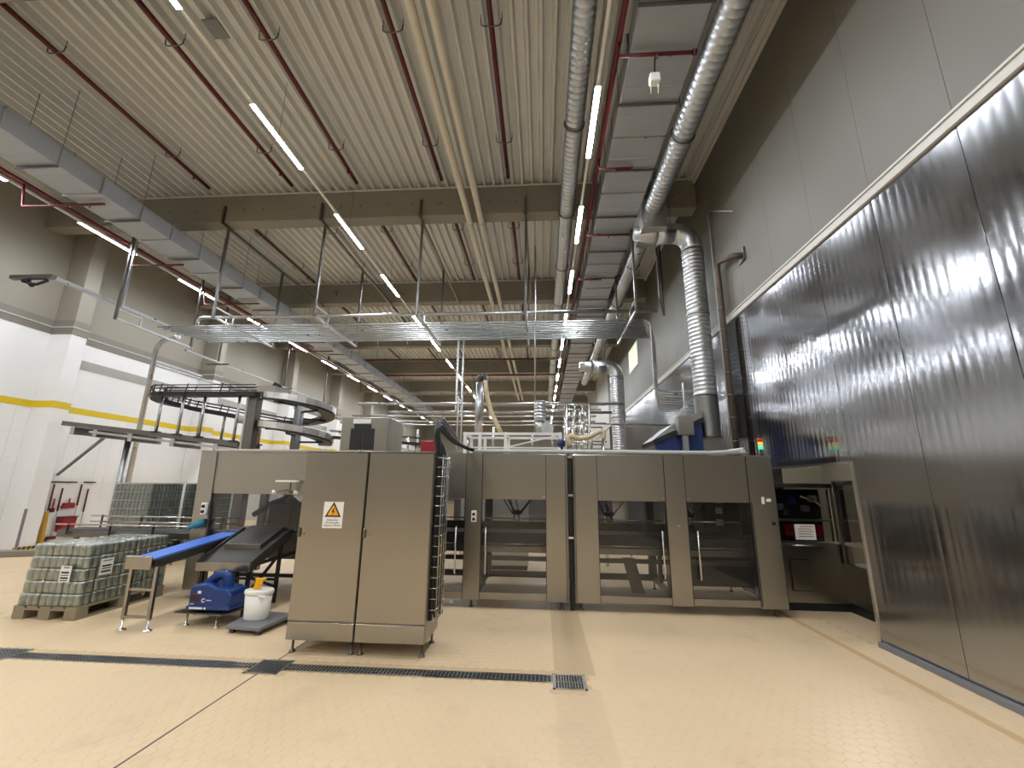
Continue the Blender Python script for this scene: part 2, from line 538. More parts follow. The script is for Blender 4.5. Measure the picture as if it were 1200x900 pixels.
# ---- left wall: white below, grey above, piers, bands, yellow stripe
g = G(); g.box(XW-.2, XW, Y0, Y1, 0, 5.25); wall_left = struct('wall_left', g, 'wall_left_white', label='left hall wall, white below with a yellow stripe')
g = G(); g.box(XW-.2, XW, Y0, Y1, 5.25, ZC+.2); obj('upper_panel', g, 'wall_left_upper', wall_left)
cols = [9.65-4.9*1, 9.65, 14.55, 19.45, 24.35, 29.25, 34.15]
for k, y in enumerate(cols):
    g = G(); g.box(XW, XC, y, y+.39, 0, ZC+.1)
    g.v = g.v[:0]; g.f = []; g.sm = []; g.mi = []; g.box(XW, XC, y, y+.39, 0, 5.25)
    cobj = struct('wall_pier', g, 'wall_left_white', bev=.01, label='white pier on the left wall, %s from the camera' % ORD[k])
    g = G(); g.box(XW, XC, y, y+.39, 5.25, ZC+.1); obj('upper_shaft', g, 'wall_left_upper', cobj, bev=.01)
    g = G(); g.box(XW-.01, XC+.012, y-.012, y+.402, 5.25, 5.42); obj('sheet_band', g, 'band_grey', cobj)
    g = G(); g.box(XW-.01, XC+.025, y-.025, y+.415, 5.42, 5.445); obj('drip_edge', g, 'trim_white', cobj)
    g = G(); g.box(XW-.01, XC+.012, y-.012, y+.402, 5.445, 5.62); obj('sheet_band', g, 'band_grey', cobj)
    g = G(); g.box(XW-.01, XC+.006, y-.006, y+.396, 3.335, 3.50); obj('stripe', g, 'yellow_stripe', cobj)
    if k == 1:
        g = G(); g.box(XC-.02, XC+.014, y-.014, y+.03, .02, .92); obj('corner_guard', g, 'mid_grey', cobj)
for k, (za, zb, d, m, nm) in enumerate(((5.25, 5.42, .012, 'band_grey', 'dark sheet band low on the left wall'), (5.42, 5.445, .03, 'trim_white', 'thin pale drip edge on the left wall'),
                                     (5.445, 5.62, .012, 'band_grey', 'dark sheet band above the drip edge on the left wall'), (4.55, 4.80, .008, 'band_pale', 'grey painted band on the white left wall'),
                                     (3.335, 3.50, .006, 'yellow_stripe', 'yellow stripe painted along the white left wall'))):
    g = G(); y = 5.2 if m != 'band_pale' else 10.05
    g.box(XW, XW+d, Y0 if m != 'band_pale' else 10.04, Y1, za, zb)
    struct('trim_%d' % (k+4), g, m, label=nm)
# wall tiles near the first pier (below the stripe)
tg = G(); tg.box(0, .008, .002, .298, .002, .298)
wt0 = bpy.data.objects.new('tile', make_mesh('wall_tile', tg, 'white_tile', (0, 0, 0))); COL.objects.link(wt0); wt0.parent = wall_left
off = wpos(wall_left); first = True
for iy in range(13):
    for iz in range(11):
        y = 9.65-.3*(iy+1); z = .02+.3*iz
        t = wt0 if first else share(wt0, 'tile', (0, 0, 0), wall_left); first = False
        t.location = (XW-off.x, y-off.y, z-off.z)
for iy in range(7):
    for iz in range(11):
        t = share(wt0, 'tile', (XW-off.x, 10.05+.3*iy-off.y, .02+.3*iz-off.z), wall_left)

# ---- end walls
g = G(); g.box(XW-.2, XR+.2, Y1, Y1+.2, 0, ZC+.2); struct('wall_far', g, 'wall_left_upper', label='grey far end wall of the hall')
g = G(); g.box(XW-.2, XR+.2, Y0-.2, Y0, 0, ZC+.2); struct('wall_back', g, 'wall_left_upper', label='hall wall behind the camera')

# ---- ceiling: trapezoid sheet deck between concrete beams
g = G(); g.box(XW-.2, XR+.2, Y0-.2, Y1+.2, ZC+.22, ZC+.3)
ceiling = struct('ceiling', g, 'deck', label='pale trapezoidal sheet metal roof deck')
PIT = .227
prof = []; x = XW-.1
while x < XR+.1:
    prof += [(x, ZC+.005), (x+.042, ZC+.005), (x+.075, ZC+.12), (x+.115, ZC+.12), (x+.12, ZC+.11), (x+.15, ZC+.11), (x+.155, ZC+.12), (x+.194, ZC+.12)]
    x += PIT
edges = [Y0]+BEAMS+[Y1]
for a, b in zip(edges, edges[1:]):
    g = G(); g.strip(prof, a, b)
    obj('deck_sheet', g, 'deck', ceiling)
for k, y in enumerate(BEAMS):
    g = G(); g.box(XW, XR, y, y+.35, 7.84, ZC-.02)
    bm_ = struct('ceiling_beam', g, 'concrete', bev=.015, label='concrete roof beam, %s from the camera' % ORD[k])
    g = G(); g.box(XW, XR, y-.012, y+.36, ZC-.03, ZC+.01); obj('closure_strip', g, 'trim_white', bm_)
    if 0 < k < 5:
        for j in range(-4, 2):
            cx = -2.47+2.47*j+2.47
            if cx > XR-.3: continue
            g = G(); g.tube([(cx, y+.01, 8.19), (cx, y-.035, 8.19)], .075, 14); obj('round_cap', g, 'concrete', bm_)
            for dx in (.55, 1.25, 1.85):
                g = G(); g.tube([(cx+dx, y+.01, 8.17), (cx+dx, y-.004, 8.17)], .018, 8); obj('bolt_hole', g, 'black', bm_)
g = G(); g.box(-5.28, -5.02, 4.86, 5.16, ZC-.012, ZC+.004)
tag(obj('ceiling_hatch', g, 'mid_grey'), 'small grey square plate on the ceiling deck beside the lamp rail', 'ceiling plate')

# ================================================================== LAMPS
def lamp_row(X, z, label_row):
    r = thing('lamp_rail', 'thin white mounting rail carrying %s' % label_row, 'lamp rail', (X, 15, z+.03))
    g = G(); g.box(X-.02, X+.02, -12.8, 43.0, z+.03, z+.075); obj('rail', g, 'rail_white', r)
    for k in range(19):
        y = -11.0+2.83*k
        g = G(); g.tube([(X, y, z+.07), (X, y, ZC+.01)], .004, 5); obj('suspension_wire', g, 'steel_dark', r)
    n = 0
    for k in range(-6, 13):
        y = 5.28+2.83*k
        if y < 2: lab = 'lit tube lamp of %s, behind the camera, %s back' % (label_row, ORD[-(k+2)])
        else: lab = 'lit tube lamp of %s, %s from the camera' % (label_row, ORD[n]); n += 1
        t = thing('tube_lamp', lab, 'lamp', (X, y+.72, z), 'tube lamps of %s' % label_row)
        g = G(); g.prism([(X-.038, z+.03), (X+.038, z+.03), (X+.044, z), (X-.044, z)], 'y', y, y+1.45); obj('housing', g, 'rail_white', t)
        g = G(); pr = [(X+.041*math.cos(a), z+.002-.008*abs(math.sin(a))) for a in [PI+PI*i/8 for i in range(9)]]
        g.prism(pr, 'y', y+.01, y+1.44); obj('diffuser', g, 'lamp_glow', t)
lamp_row(-4.55, 7.4, 'the middle lamp row')
lamp_row(.85, 7.4, 'the right lamp row')
lamp_row(-10.69, 7.4, 'the left lamp row')

# ================================================================== CEILING SERVICES
# ---- red sprinkler pipes under the deck, one run per roof bay
bay_names = ['nearest', 'second', 'third', 'fourth']
xs_red = [-10.35, -7.9, -5.85, -4.28, -2.28, -.75]
for b in range(4):
    ya, yb = BEAMS[b]+.42, BEAMS[b+1]-.52
    for k, X in enumerate(xs_red):
        t = thing('sprinkler_pipe', 'red sprinkler pipe under the %s roof bay, %s from the left' % (bay_names[b], ORD[k]), 'pipe', (X, (ya+yb)/2, 8.4), 'red sprinkler pipes under the roof deck')
        g = G(); g.tube([(X, ya, 8.4), (X, yb, 8.4)], .042, 10); obj('pipe_run', g, 'red_pipe', t)
        for yy in (ya+1.0, yb-1.05):
            g = G(); g.tube([(X-.16, yy, 8.5), (X-.15, yy, 8.40), (X-.10, yy, 8.365), (X+.10, yy, 8.365), (X+.15, yy, 8.40), (X+.16, yy, 8.5)], .011, 6)
            g.tube([(X-.16, yy, 8.5), (X-.16, yy, 8.612)], .006, 5); g.tube([(X+.16, yy, 8.5), (X+.16, yy, 8.612)], .006, 5)
            obj('hanger', g, 'steel_dark', t)
        g = G(); g.tube([(X, yb-.45, 8.44), (X, yb-.45, 8.30)], .022, 8); obj('sprinkler_head', g, 'red_pipe', t)
# ---- two pale pipes running the length of the hall under the beams
for X, w in ((-1.71, 'left'), (-1.43, 'right')):
    t = thing('service_pipe', 'pale beige pipe under the roof beams, %s one of the pair' % w, 'pipe', (X, 12, 7.72))
    g = G(); g.tube([(X, -4, 7.72), (X, 31, 7.72)], .068, 14); obj('pipe_run', g, 'beige_pipe', t)
    for y in BEAMS[:6]:
        g = G(); g.box(X-.02, X+.02, y+.12, y+.2, 7.72, 7.85); g.tube([(X, y+.14, 7.72), (X, y+.18, 7.72)], .078, 14); obj('clip', g, 'galv', t)

def spiral_duct(g, path, r, pitch=.11, rib=.007, n=18):
    """round duct with raised seams along a straight run"""
    p, q = Vector(path[0]), Vector(path[1]); L = (q-p).length; d = (q-p)/L
    m = int(L/pitch); pts = []; rr = []
    for k in range(m):
        s = k*pitch
        pts += [p+d*s, p+d*(s+pitch*.70), p+d*(s+pitch*.78), p+d*(s+pitch*.92)]; rr += [r, r, r+rib, r+rib]
    pts.append(q); rr.append(r)
    g.tube(pts, rr, n)
# ---- long round spiral duct beside the right lamp row
t = thing('spiral_duct', 'long silver spiral duct running beside the right lamp row', 'duct', (.57, 12, 7.65))
g = G(); spiral_duct(g, ((.57, -2, 7.65), (.57, 31, 7.65)), .155); obj('duct_run', g, 'duct_bright', t)
for y in [1.3+2.45*k for k in range(12)]:
    g = G(); g.tube(arc((.57, y, 7.65), .172, 0, 2*PI, 16, 'xz')[:-1], .012, 6, closed=True)
    g.tube([(.57, y, 7.82), (.57, y, 8.6)], .006, 5); obj('hanging_ring', g, 'steel_dark', t)
# ---- second round duct further right, ending in the branch box
t = thing('spiral_duct', 'silver spiral duct close to the right wall, ending at the branch box', 'duct', (2.36, 4, 7.35))
g = G(); spiral_duct(g, ((2.36, -3, 7.35), (2.36, 8.15, 7.35)), .18); obj('duct_run', g, 'duct_bright', t)
for y in (1.0, 3.6, 6.2):
    g = G(); g.tube(arc((2.36, y, 7.35), .197, 0, 2*PI, 16, 'xz')[:-1], .012, 6, closed=True)
    g.tube([(2.36, y, 7.54), (2.36, y, 8.6)], .006, 5); obj('hanging_ring', g, 'steel_dark', t)
t = thing('spiral_duct', 'grey spiral duct running on behind the branch box near the right wall', 'duct', (2.32, 15, 7.35))
g = G(); spiral_duct(g, ((2.40, 8.95, 7.35), (2.40, 24, 7.35)), .17, n=14); obj('duct_run', g, 'galv', t)
for y in (10.5, 13, 15.5, 18):
    g = G(); g.tube(arc((2.40, y, 7.35), .187, 0, 2*PI, 14, 'xz')[:-1], .012, 6, closed=True)
    g.tube([(2.40, y, 7.54), (2.40, y, 8.6)], .006, 5); obj('hanging_ring', g, 'steel_dark', t)
# ---- flat rectangular ducts with flanged sections
def rect_duct(x0, x1, z0, z1, ya, yb, L, label, start):
    t = thing('rectangular_duct', label, 'duct', ((x0+x1)/2, (ya+yb)/2, z0))
    y = start
    while y < yb:
        g = G(); g.box(x0, x1, y, y+L-.02, z0, z1)
        ny = 3
        for k in range(1, ny):
            yy = y+L*k/ny; g.box(x0-.003, x1+.003, yy-.012, yy+.012, z0-.006, z0+.01)
        obj('duct_section', g, 'galv_duct', t, bev=.006)
        g = G(); g.box(x0-.025, x1+.025, y-.03, y-.006, z0-.025, z1+.02); obj('flange', g, 'galv', t)
        g = G(); g.box(x0-.03, x1+.03, y+L*.5, y+L*.5+.035, z0-.05, z0-.02)
        g.tube([(x0-.015, y+L*.5+.018, z0-.04), (x0-.015, y+L*.5+.018, 8.6)], .006, 5); g.tube([(x1+.015, y+L*.5+.018, z0-.04), (x1+.015, y+L*.5+.018, 8.6)], .006, 5)
        obj('hanger', g, 'steel_dark', t)
        y += L
rect_duct(1.23, 2.12, 7.44, 7.82, 0, 34, 1.45, 'flat rectangular silver duct between right lamp row and right wall', .55)
rect_duct(-9.28, -8.52, 7.0, 7.36, 2, 36, 1.6, 'flat rectangular grey duct running along the left side of the hall', 1.9)
# ---- branch box, elbow and down duct at the right wall
def down_duct(Y, X0, xd, zt, zb, r, label, box):
    t = thing('extract_duct', label, 'duct', (xd, Y, zb))
    if box:
        g = G(); g.prism([(2.1, 6.86), (2.62, 6.86), (2.62, 7.55), (2.1, 7.55)], 'y', Y-.38, Y+.42); obj('branch_box', g, 'galv', t, bev=.01)
    g = G(); g.tube([(X0-.5, Y, zt+.02), (X0-.1, Y, zt), (X0, Y, zt)], [r*.6, r, r], 18); obj('reducer', g, 'galv', t)
    g = G(); R = .36; pts = [(X0-.02, Y, zt), (xd-R, Y, zt)]+arc((xd-R, Y, zt-R), R, PI/2, 0, 6, 'xz')+[(xd, Y, zt-R-.06)]
    g.tube(pts, r, 18); obj('elbow', g, 'duct_bright', t)
    zmid = zb+.85
    g = G(); g.tube([(xd-.4, Y, zt), (xd-.4, Y, ZC+.01)], .008, 6); obj('suspension_rod', g, 'steel_dark', t)
    g = G(); spiral_duct(g, ((xd, Y, zt-R-.05), (xd, Y, zmid)), r*.98, pitch=.085, rib=.008); obj('riser', g, 'duct_bright', t)
    for z in (zt-R-.1, zt-R-1.5, zmid+.02):
        g = G(); g.tube([(xd, Y, z), (xd, Y, z-.045)], r+.014, 20); obj('collar', g, 'galv', t)
    g = G(); g.tube([(xd, Y, zmid), (xd, Y, zmid-.08), (xd, Y, zb+.04), (xd, Y, zb)], [r, r*1.03, r*1.03, r*1.1], 20); obj('lower_sleeve', g, 'steel_dark', t)
down_duct(8.5, 2.5, 3.2, 6.93, 2.52, .215, 'large silver extract duct bending down beside the metal wall', True)
down_duct(15.6, 1.9, 2.75, 5.93, 2.0, .25, 'distant silver extract duct bending down near the right wall', False)
# ---- red pipe along the right duct with short branches
t = thing('sprinkler_main', 'red sprinkler main beside the right lamp row with short branches', 'pipe', (1.08, 12, 7.62))
g = G(); g.tube([(1.08, -3, 7.62), (1.08, 30, 7.62)], .042, 10); obj('pipe_run', g, 'red_pipe', t)
for Y, xe in ((4.8, 2.08), (6.98, 1.66), (9.17, 2.06), (11.4, 1.66), (13.6, 2.06), (16, 1.66)):
    g = G(); g.tube([(1.08, Y, 7.62), (1.08, Y, 7.36), (xe, Y, 7.36)], .026, 8); g.tube([(xe-.02, Y, 7.36), (xe+.03, Y, 7.36)], .04, 8)
    br = obj('branch_pipe', g, 'red_pipe', t)
    g = G(); g.tube([((1.08+xe)/2, Y, 7.36), ((1.08+xe)/2, Y, 7.29)], .018, 8); obj('sprinkler_head', g, 'steel_dark', br)
t = thing('sprinkler_main', 'red sprinkler main beside the left lamp row with short branches', 'pipe', (-10.5, 14, 7.5))
g = G(); g.tube([(-10.55, 0, 7.5), (-10.55, 32, 7.5)], .042, 10); obj('pipe_run', g, 'red_pipe', t)
for Y, xe in ((6.9, -8.65), (9.3, -9.05), (11.7, -8.65), (14.1, -9.05), (16.5, -8.65)):
    g = G(); g.tube([(-10.55, Y, 7.5), (-10.42, Y, 6.93), (xe, Y, 6.93)], .026, 8)
    br = obj('branch_pipe', g, 'red_pipe', t)
    g = G(); g.tube([(xe-.3, Y, 6.93), (xe-.3, Y, 6.86)], .018, 8); obj('sprinkler_head', g, 'steel_dark', br)
# ---- white box lamp on the first branch
t = thing('detector_box', 'small white box with two prongs under the right duct', 'junction box', (1.55, 4.9, 7.03))
g = G(); g.box(1.49, 1.63, 4.86, 4.98, 7.0, 7.14); obj('body', g, 'white_plastic', t, bev=.02, segs=2)
g = G(); g.tube([(1.56, 4.9, 7.14), (1.56, 4.82, 7.36)], .012, 6); obj('bracket', g, 'black', t)
for x in (1.51, 1.61):
    g = G(); g.tube([(x, 4.92, 7.0), (x, 4.96, 6.88)], .008, 6); obj('prong', g, 'white_plastic', t)
# red pipes crossing the hall further back
for Y, z, k in ((19.6, 7.45, 'nearer'), (22.6, 7.45, 'farther')):
    t = thing('cross_pipe', '%s red pipe crossing the hall under the roof' % k, 'pipe', (-4.3, Y, z))
    g = G(); g.tube([(-9.5, Y, z), (.9, Y, z)], .05, 8); obj('pipe_run', g, 'red_pipe', t)
    for x in (-8, -5, -2, .6):
        g = G(); g.tube([(x, Y, z), (x, Y, ZC+.01)], .006, 5); obj('suspension_wire', g, 'steel_dark', t)

# ---- pipe rack: hangers below the beams carrying a bundle of lateral pipes
HX = [-10.33, -7.83, -5.33, -2.88, -.37, 2.1]
for k, X in enumerate(HX):
    t = thing('pipe_hanger', 'steel trapeze hanger for the pipe bundle, %s from the left' % ORD[k], 'hanger', (X, 10.2, 5.40), 'trapeze hangers of the pipe bundle')
    g = G(); g.bar((X, 8.86, 8.25), (X, 8.86, 7.76), .05, .05); obj('beam_bracket', g, 'steel_dark', t)
    g = G(); g.bar((X, 8.84, 7.79), (X, 13.95, 7.79), .055, .055); obj('top_channel', g, 'steel_dark', t)
    for Y in (9.1, 11.4):
        g = G(); g.bar((X, Y, 7.77), (X, Y, 5.40), .05, .05); obj('hanger_post', g, 'steel_dark', t)
    for z in (5.43,):
        g = G(); g.bar((X, 9.08, z), (X, 11.45, z), .05, .05); obj('trapeze_rail', g, 'galv', t)
    g = G(); g.bar((X, 9.1, 5.68), (X, 9.75, 5.68), .03, .03); g.bar((X, 9.75, 5.68), (X, 9.75, 5.43), .03, .03); obj('stop_bar', g, 'galv', t)
npipe = 9
for k in range(npipe):
    Y = 9.92+k*.155
    R = .16; xe = 2.60+.05*k
    zend = 3.75-.03*k
    path = [(-10.0+.05*k, Y, 5.51), (xe-R, Y, 5.51)]+arc((xe-R, Y, 5.51-R), R, PI/2, 0, 5, 'xz')+[(xe, Y, zend+.18)]+[(xe+.18-.18*math.cos(a), Y-.0, zend+.18-.18*math.sin(a)) for a in (PI/8, PI/4, 3*PI/8, PI/2)]+[(3.5, Y, zend)]
    g = G(); g.tube(path, .024, 10)
    tag(obj('process_pipe', g, 'galv'), 'steel pipe of the overhead bundle crossing the hall, %s from the camera' % ORD[k], 'pipe', 'overhead bundle of steel pipes')
g = G(); g.tube([(-9.2, 10.35, 5.62), (-9.36, 10.35, 5.70)]+arc((-9.2, 10.35, 5.80), .13, PI*1.2, PI*.5, 5, 'xz')+[(-9.0, 10.35, 5.93), (2.9, 10.35, 5.93)], .045, 10)
tag(obj('process_pipe', g, 'galv'), 'single steel pipe above the overhead bundle with hooked left end', 'pipe')
# ---- channel arm at the left side
t = thing('channel_arm', 'long steel channel arm at upper left with a short cross end', 'channel', (-10.55, 9.3, 5.8))
g = G(); g.bar((-10.55, 7.8, 5.86), (-10.55, 11.0, 5.86), .09, .07); obj('long_arm', g, 'galv', t)
g = G(); g.bar((-11.5, 7.8, 5.86), (-10.5, 7.8, 5.86), .10, .08); obj('cross_end', g, 'steel_dark', t)
g = G(); g.tube([(-11.3, 7.85, 5.80), (-11.0, 7.9, 5.74), (-10.7, 7.85, 5.80)], .03, 8); g.tube([(-11.15, 7.86, 5.79), (-11.05, 7.86, 5.70)], .05, 8); obj('cable_drop', g, 'black', t)
g = G(); g.bar((-10.45, 9.3, 7.75), (-10.45, 9.3, 5.80), .05, .05); obj('hanger_post', g, 'galv', t)
# ---- tall support pipe by the left wall, bending toward the pipe bundle
g = G(); g.tube([(-11.5, 11.5, 0), (-11.5, 11.5, 5.3), (-11.42, 11.45, 5.5), (-11.2, 11.35, 5.62), (-10.4, 11.0, 5.62)], .065, 12)
t = tag(obj('standpipe', g, 'galv'), 'tall steel standpipe in front of the white left wall', 'pipe')
g = G(); g.bar((-11.45, 11.5, 4.95), (-11.45, 14.6, 4.95), .12, .05); g.bar((-11.45, 11.5, 5.05), (-11.45, 13.3, 5.05), .04, .04)
tag(obj('steel_tray', g, 'galv'), 'short steel tray beside the standpipe on the left wall', 'cable tray')
t = thing('gutter_rail', 'long bright rail along the left wall beyond the pipe bundle', 'rail', (-11.2, 17, 5.6))
g = G(); g.bar((-11.2, 12.2, 5.62), (-11.2, 23, 5.62), .08, .05); obj('rail', g, 'galv', t)
for y in (13.6, 17.5, 21):
    g = G(); g.bar((-11.2, y, 5.62), (-11.2, y, 8.6), .05, .05); obj('hanger_post', g, 'steel_dark', t)
    g = G(); g.bar((-11.6, y, 5.55), (-10.8, y, 5.55), .05, .05); obj('cross_bracket', g, 'steel_dark', t)
# rust pipe and thin pipes on the right wall
t = thing('insulated_pipe', 'brown insulated pipe rising up the metal wall to a wall stub', 'pipe', (3.42, 7.9, 2.2))
g = G(); g.tube([(3.42, 7.9, 2.0), (3.42, 7.9, 5.72), (3.42, 7.88, 5.83), (3.42, 7.8, 5.86), (3.42, 7.2, 5.64), (3.55, 7.15, 5.62)], .055, 12); obj('pipe_run', g, 'rust', t)
g = G(); g.box(3.53, 3.57, 7.05, 7.27, 5.50, 5.74); obj('wall_plate', g, 'steel_dark', t)
for z in [2.4+.42*k for k in range(8)]:
    g = G(); g.tube([(3.42, 7.9, z), (3.42, 7.9, z+.02)], .062, 12); obj('strap', g, 'steel_dark', t)
g = G(); g.tube([(3.50, 8.25, 2.2), (3.50, 8.25, 7.22), (3.50, 8.2, 7.25), (3.50, 7.22, 6.56)], .013, 8)
tag(obj('conduit', g, 'light_grey'), 'thin pale conduit rising up the right wall beside the brown pipe', 'conduit')
# dark struts by the right wall near the bundle
t = thing('strut_frame', 'dark hanging strut frame between the big duct and the right wall', 'hanger', (2.8, 10.9, 5.3))
for p, q in (((2.75, 9.5, 8.5), (2.75, 9.5, 5.9)), ((3.2, 10.8, 8.5), (3.2, 10.8, 6.0)), ((2.75, 9.5, 5.9), (3.2, 10.8, 6.0)), ((2.75, 9.6, 7.8), (2.75, 13.5, 7.8))):
    g = G(); g.bar(p, q, .045, .045); obj('strut', g, 'steel_dark', t)

# ================================================================== SWITCH CABINETS
def foot(t, x, y, h, r=.03, m='steel_dark'):
    g = G(); g.lathe([(r, 0), (r, .012), (.012, .022), (.012, h)], (x, y, 0), 10); return obj('foot', g, m, t)
def cabinet(x0, x1, label, handle_x, sign):
    ya, yb, z0, z1 = 4.42, 4.95, .13, 1.93
    t = thing('switch_cabinet', label, 'cabinet', ((x0+x1)/2, (ya+yb)/2, 0))
    g = G(); g.box(x0, x1, ya+.022, yb, z0, z1-.015); obj('body', g, 'steel', t, bev=.004)
    g = G(); g.box(x0-.004, x1+.004, ya, yb+.01, z1-.015, z1); obj('top_plate', g, 'steel', t, bev=.003)
    g = G(); g.box(x0+.005, x1-.005, ya, ya+.02, .30, z1-.02); d = obj('door', g, 'steel', t, bev=.004)
    g = G(); g.box(x0+.004, x1-.004, ya+.002, ya+.02, z0, .287); obj('plinth_panel', g, 'steel', t, bev=.003)
    g = G(); g.box(handle_x-.014, handle_x+.014, ya-.02, ya, 1.07, 1.16); obj('lock', g, 'steel_dark', d, bev=.005)
    g = G(); g.tube([(handle_x+.045, ya-.012, 1.10), (handle_x+.045, ya, 1.10)], .012, 10); obj('key_hole', g, 'ochre', d)
    for x in (x0+.04, x1-.04):
        for y in (ya+.09, yb-.06): foot(t, x, y, .14)
    if sign:
        sx, sz = -2.122, 1.285
        g = G(); g.box(sx-.103, sx+.103, ya-.003, ya, sz-.128, sz+.128); sg = obj('warning_sign', g, 'paper', d, label='white sign with yellow high voltage triangle')
        def tri(c, s, y0, y1): return [(c[0]-s, c[1]-s*.58), (c[0]+s, c[1]-s*.58), (c[0], c[1]+s*1.15)]
        g = G(); g.prism(tri((sx, sz+.030), .086, 0, 0), 'y', ya-.0045, ya-.003); obj('triangle_border', g, 'ink', sg)
        g = G(); g.prism(tri((sx, sz+.030), .060, 0, 0), 'y', ya-.006, ya-.0045); obj('triangle', g, 'sign_yellow', sg)
        b = [(.004, .05), (-.018, .012), (-.002, .012), (-.010, -.026), (.018, .018), (.003, .018), (.014, .05)]
        g = G(); g.prism([(sx+u, sz+.02+v*.9) for u, v in b], 'y', ya-.0075, ya-.006); obj('flash', g, 'ink', sg)
        for k, s in enumerate(('Elektrische', 'Einrichtungen', 'Zugang verboten')):
            text_geo(s, .026, 'lettering', 'ink', sg, (sx, ya-.0035, sz-.058-.025*k))
    return t
cabinet(-2.475, -1.805, 'left stainless switch cabinet with a high voltage warning sign', -2.452, True)
cabinet(-1.795, -1.112, 'right stainless switch cabinet with cables along its side', -1.775, False)
# wire mesh tray and cables on the right side of the cabinet
t = thing('cable_tray', 'vertical wire mesh cable tray on the side of the right cabinet', 'cable tray', (-1.06, 4.7, .3))
for y in (4.50, 4.60, 4.70, 4.80):
    g = G(); g.tube([(-1.035, y, .30), (-1.035, y, 1.90)], .004, 6); obj('wire', g, 'steel_bright', t)
for k in range(17):
    z = .32+.097*k
    g = G(); g.tube([(-1.11, 4.48, z), (-1.035, 4.48, z), (-1.035, 4.84, z), (-1.11, 4.84, z)], .004, 6); obj('wire', g, 'steel_bright', t)
for k in range(9):
    fx = -1.098+.016*(k % 3); fy = 4.56+.03*k
    yy = fy; ra = .12+.012*k; zc_ = 2.10+.006*k; x2 = fx-.05-.008*k
    path = [(fx, yy, .30+.05*(k % 4)), (fx+.01*math.sin(k), yy, 1.0), (fx, yy, 1.75), (fx-.02, yy, 1.95)]
    path += [(x2, yy+ra-ra*math.cos(a_), zc_+ra*math.sin(a_)) for a_ in (.0, .35, .75, 1.15, 1.5, 1.85)]
    path += [(x2+.01, 5.45+.02*k, zc_+ra-.10), (x2+.04, 5.95+.01*k, zc_+.02-.003*k), (fx+.03, 6.22+.015*k, 2.095+.006*(k % 3)), (fx+.25, 6.34+.02*k, 2.075)]
    # smooth the path
    P = [Vector(p) for p in path]
    for _ in range(2):
        Q = [P[0]]
        for a, b in zip(P, P[1:]): Q += [a*.75+b*.25, a*.25+b*.75]
        Q.append(P[-1]); P = Q
    g = G(); g.tube(P, .017, 8)
    tag(obj('power_cable', g, 'black_cable'), 'black cable arching from the cabinet to the machine, %s counted from the cabinet front' % ORD[k], 'cable', 'black cables between cabinet and machine')

# ================================================================== PACKING MACHINE
YF, YB, ZT = 6.20, 7.75, 2.035
def post(t, x0, x1, y=YF, z0=.105, z1=ZT, d=.12, name='post', mt='steel'):
    g = G(); g.box(x0, x1, y, y+d, z0, z1); p = obj(name, g, mt, t, bev=.004)
    if name == 'post':
        for x in (x0-.004, x1-.003):
            g = G(); g.box(x, x+.007, y-.002, y+.03, z0+.01, z1-.01); obj('seam', g, 'black', p)
    return p
def rivets(p, pts, y=YF):
    for x, z in pts:
        g = G(); g.tube([(x, y-.008, z), (x, y+.002, z)], .011, 8); obj('bolt', g, 'steel_bright', p)
def window(t, x0, x1, handle):
    z0, z1 = .20, 1.41
    g = G(); g.box(x0, x1, YF+.012, YF+.05, z1, ZT); h = obj('hood_panel', g, 'steel', t, bev=.003)
    g = G(); g.box(x0, x1, YF+.006, YF+.05, .115, z0); obj('bottom_rail', g, 'steel', t, bev=.003)
    g = G(); g.box(x0+.004, x1-.004, YF+.03, YF+.036, z0-.01, z1+.015); pn = obj('guard_pane', g, 'guard_pane', t)
    for z in (1.145, .80):
        g = G(); g.tube([(x0+.02, YF+.16, z), (x1-.02, YF+.16, z)], .011, 8); obj('cross_bar', g, 'steel_bright', t)
    g = G(); g.tube([(handle, YF+.02, .42), (handle, YF-.03, .44), (handle, YF-.03, 1.02), (handle, YF+.02, 1.04)], .013, 8); obj('handle', g, 'steel_bright', pn)
    rivets(h, [(x0+.03, 1.45), (x1-.03, 1.45)], YF+.012)
def rear(t, x0, x1, posts):
    g = G(); g.box(x0, x1, YF+.04, YB, ZT-.02, ZT+.012); obj('roof_plate', g, 'steel', t, bev=.003)
    g = G(); g.box(x0, x1, YB-.04, YB, 1.46, ZT-.02); obj('rear_hood', g, 'steel_dark', t)
    g = G(); g.box(x0, x1, YB-.04, YB, .60, 1.0); obj('rear_panel', g, 'steel_dark', t)
    g = G(); g.box(x0, x1, YB-.06, YB, .115, .21); obj('rear_rail', g, 'steel_dark', t)
    g = G(); g.box(x0, x1, YB-.025, YB-.02, 1.0, 1.46); obj('rear_pane', g, 'guard_pane', t)
    for x in posts: post(t, x-.06, x+.06, YB-.10, .115, ZT-.02, .10, 'rear_post', 'steel_dark')
    for x in posts:
        g = G(); g.box(x-.03, x+.03, YF+.12, YB-.1, .13, .19); obj('floor_beam', g, 'steel_dark', t)
    # belt bed through the machine
    g = G(); g.box(x0+.02, x1-.02, 6.62, 7.30, .70, .90); bed = obj('belt_bed', g, 'dark_grey', t, bev=.01)
    g = G(); g.box(x0+.02, x1-.02, 6.66, 7.26, .90, .915); obj('belt', g, 'black', bed)
    g = G(); g.box(x0+.02, x1-.02, 6.58, 6.62, .66, .74); obj('side_rail', g, 'steel', bed)
    g = G(); g.box(x0+.02, x1-.02, 6.50, 6.54, .56, .62); obj('lower_rail', g, 'steel_dark', bed)
    for x in posts:
        for y in (6.7, 7.22):
            g = G(); g.box(x-.03, x+.03, y-.03, y+.03, .115, .70); obj('bed_leg', g, 'steel_dark', bed)
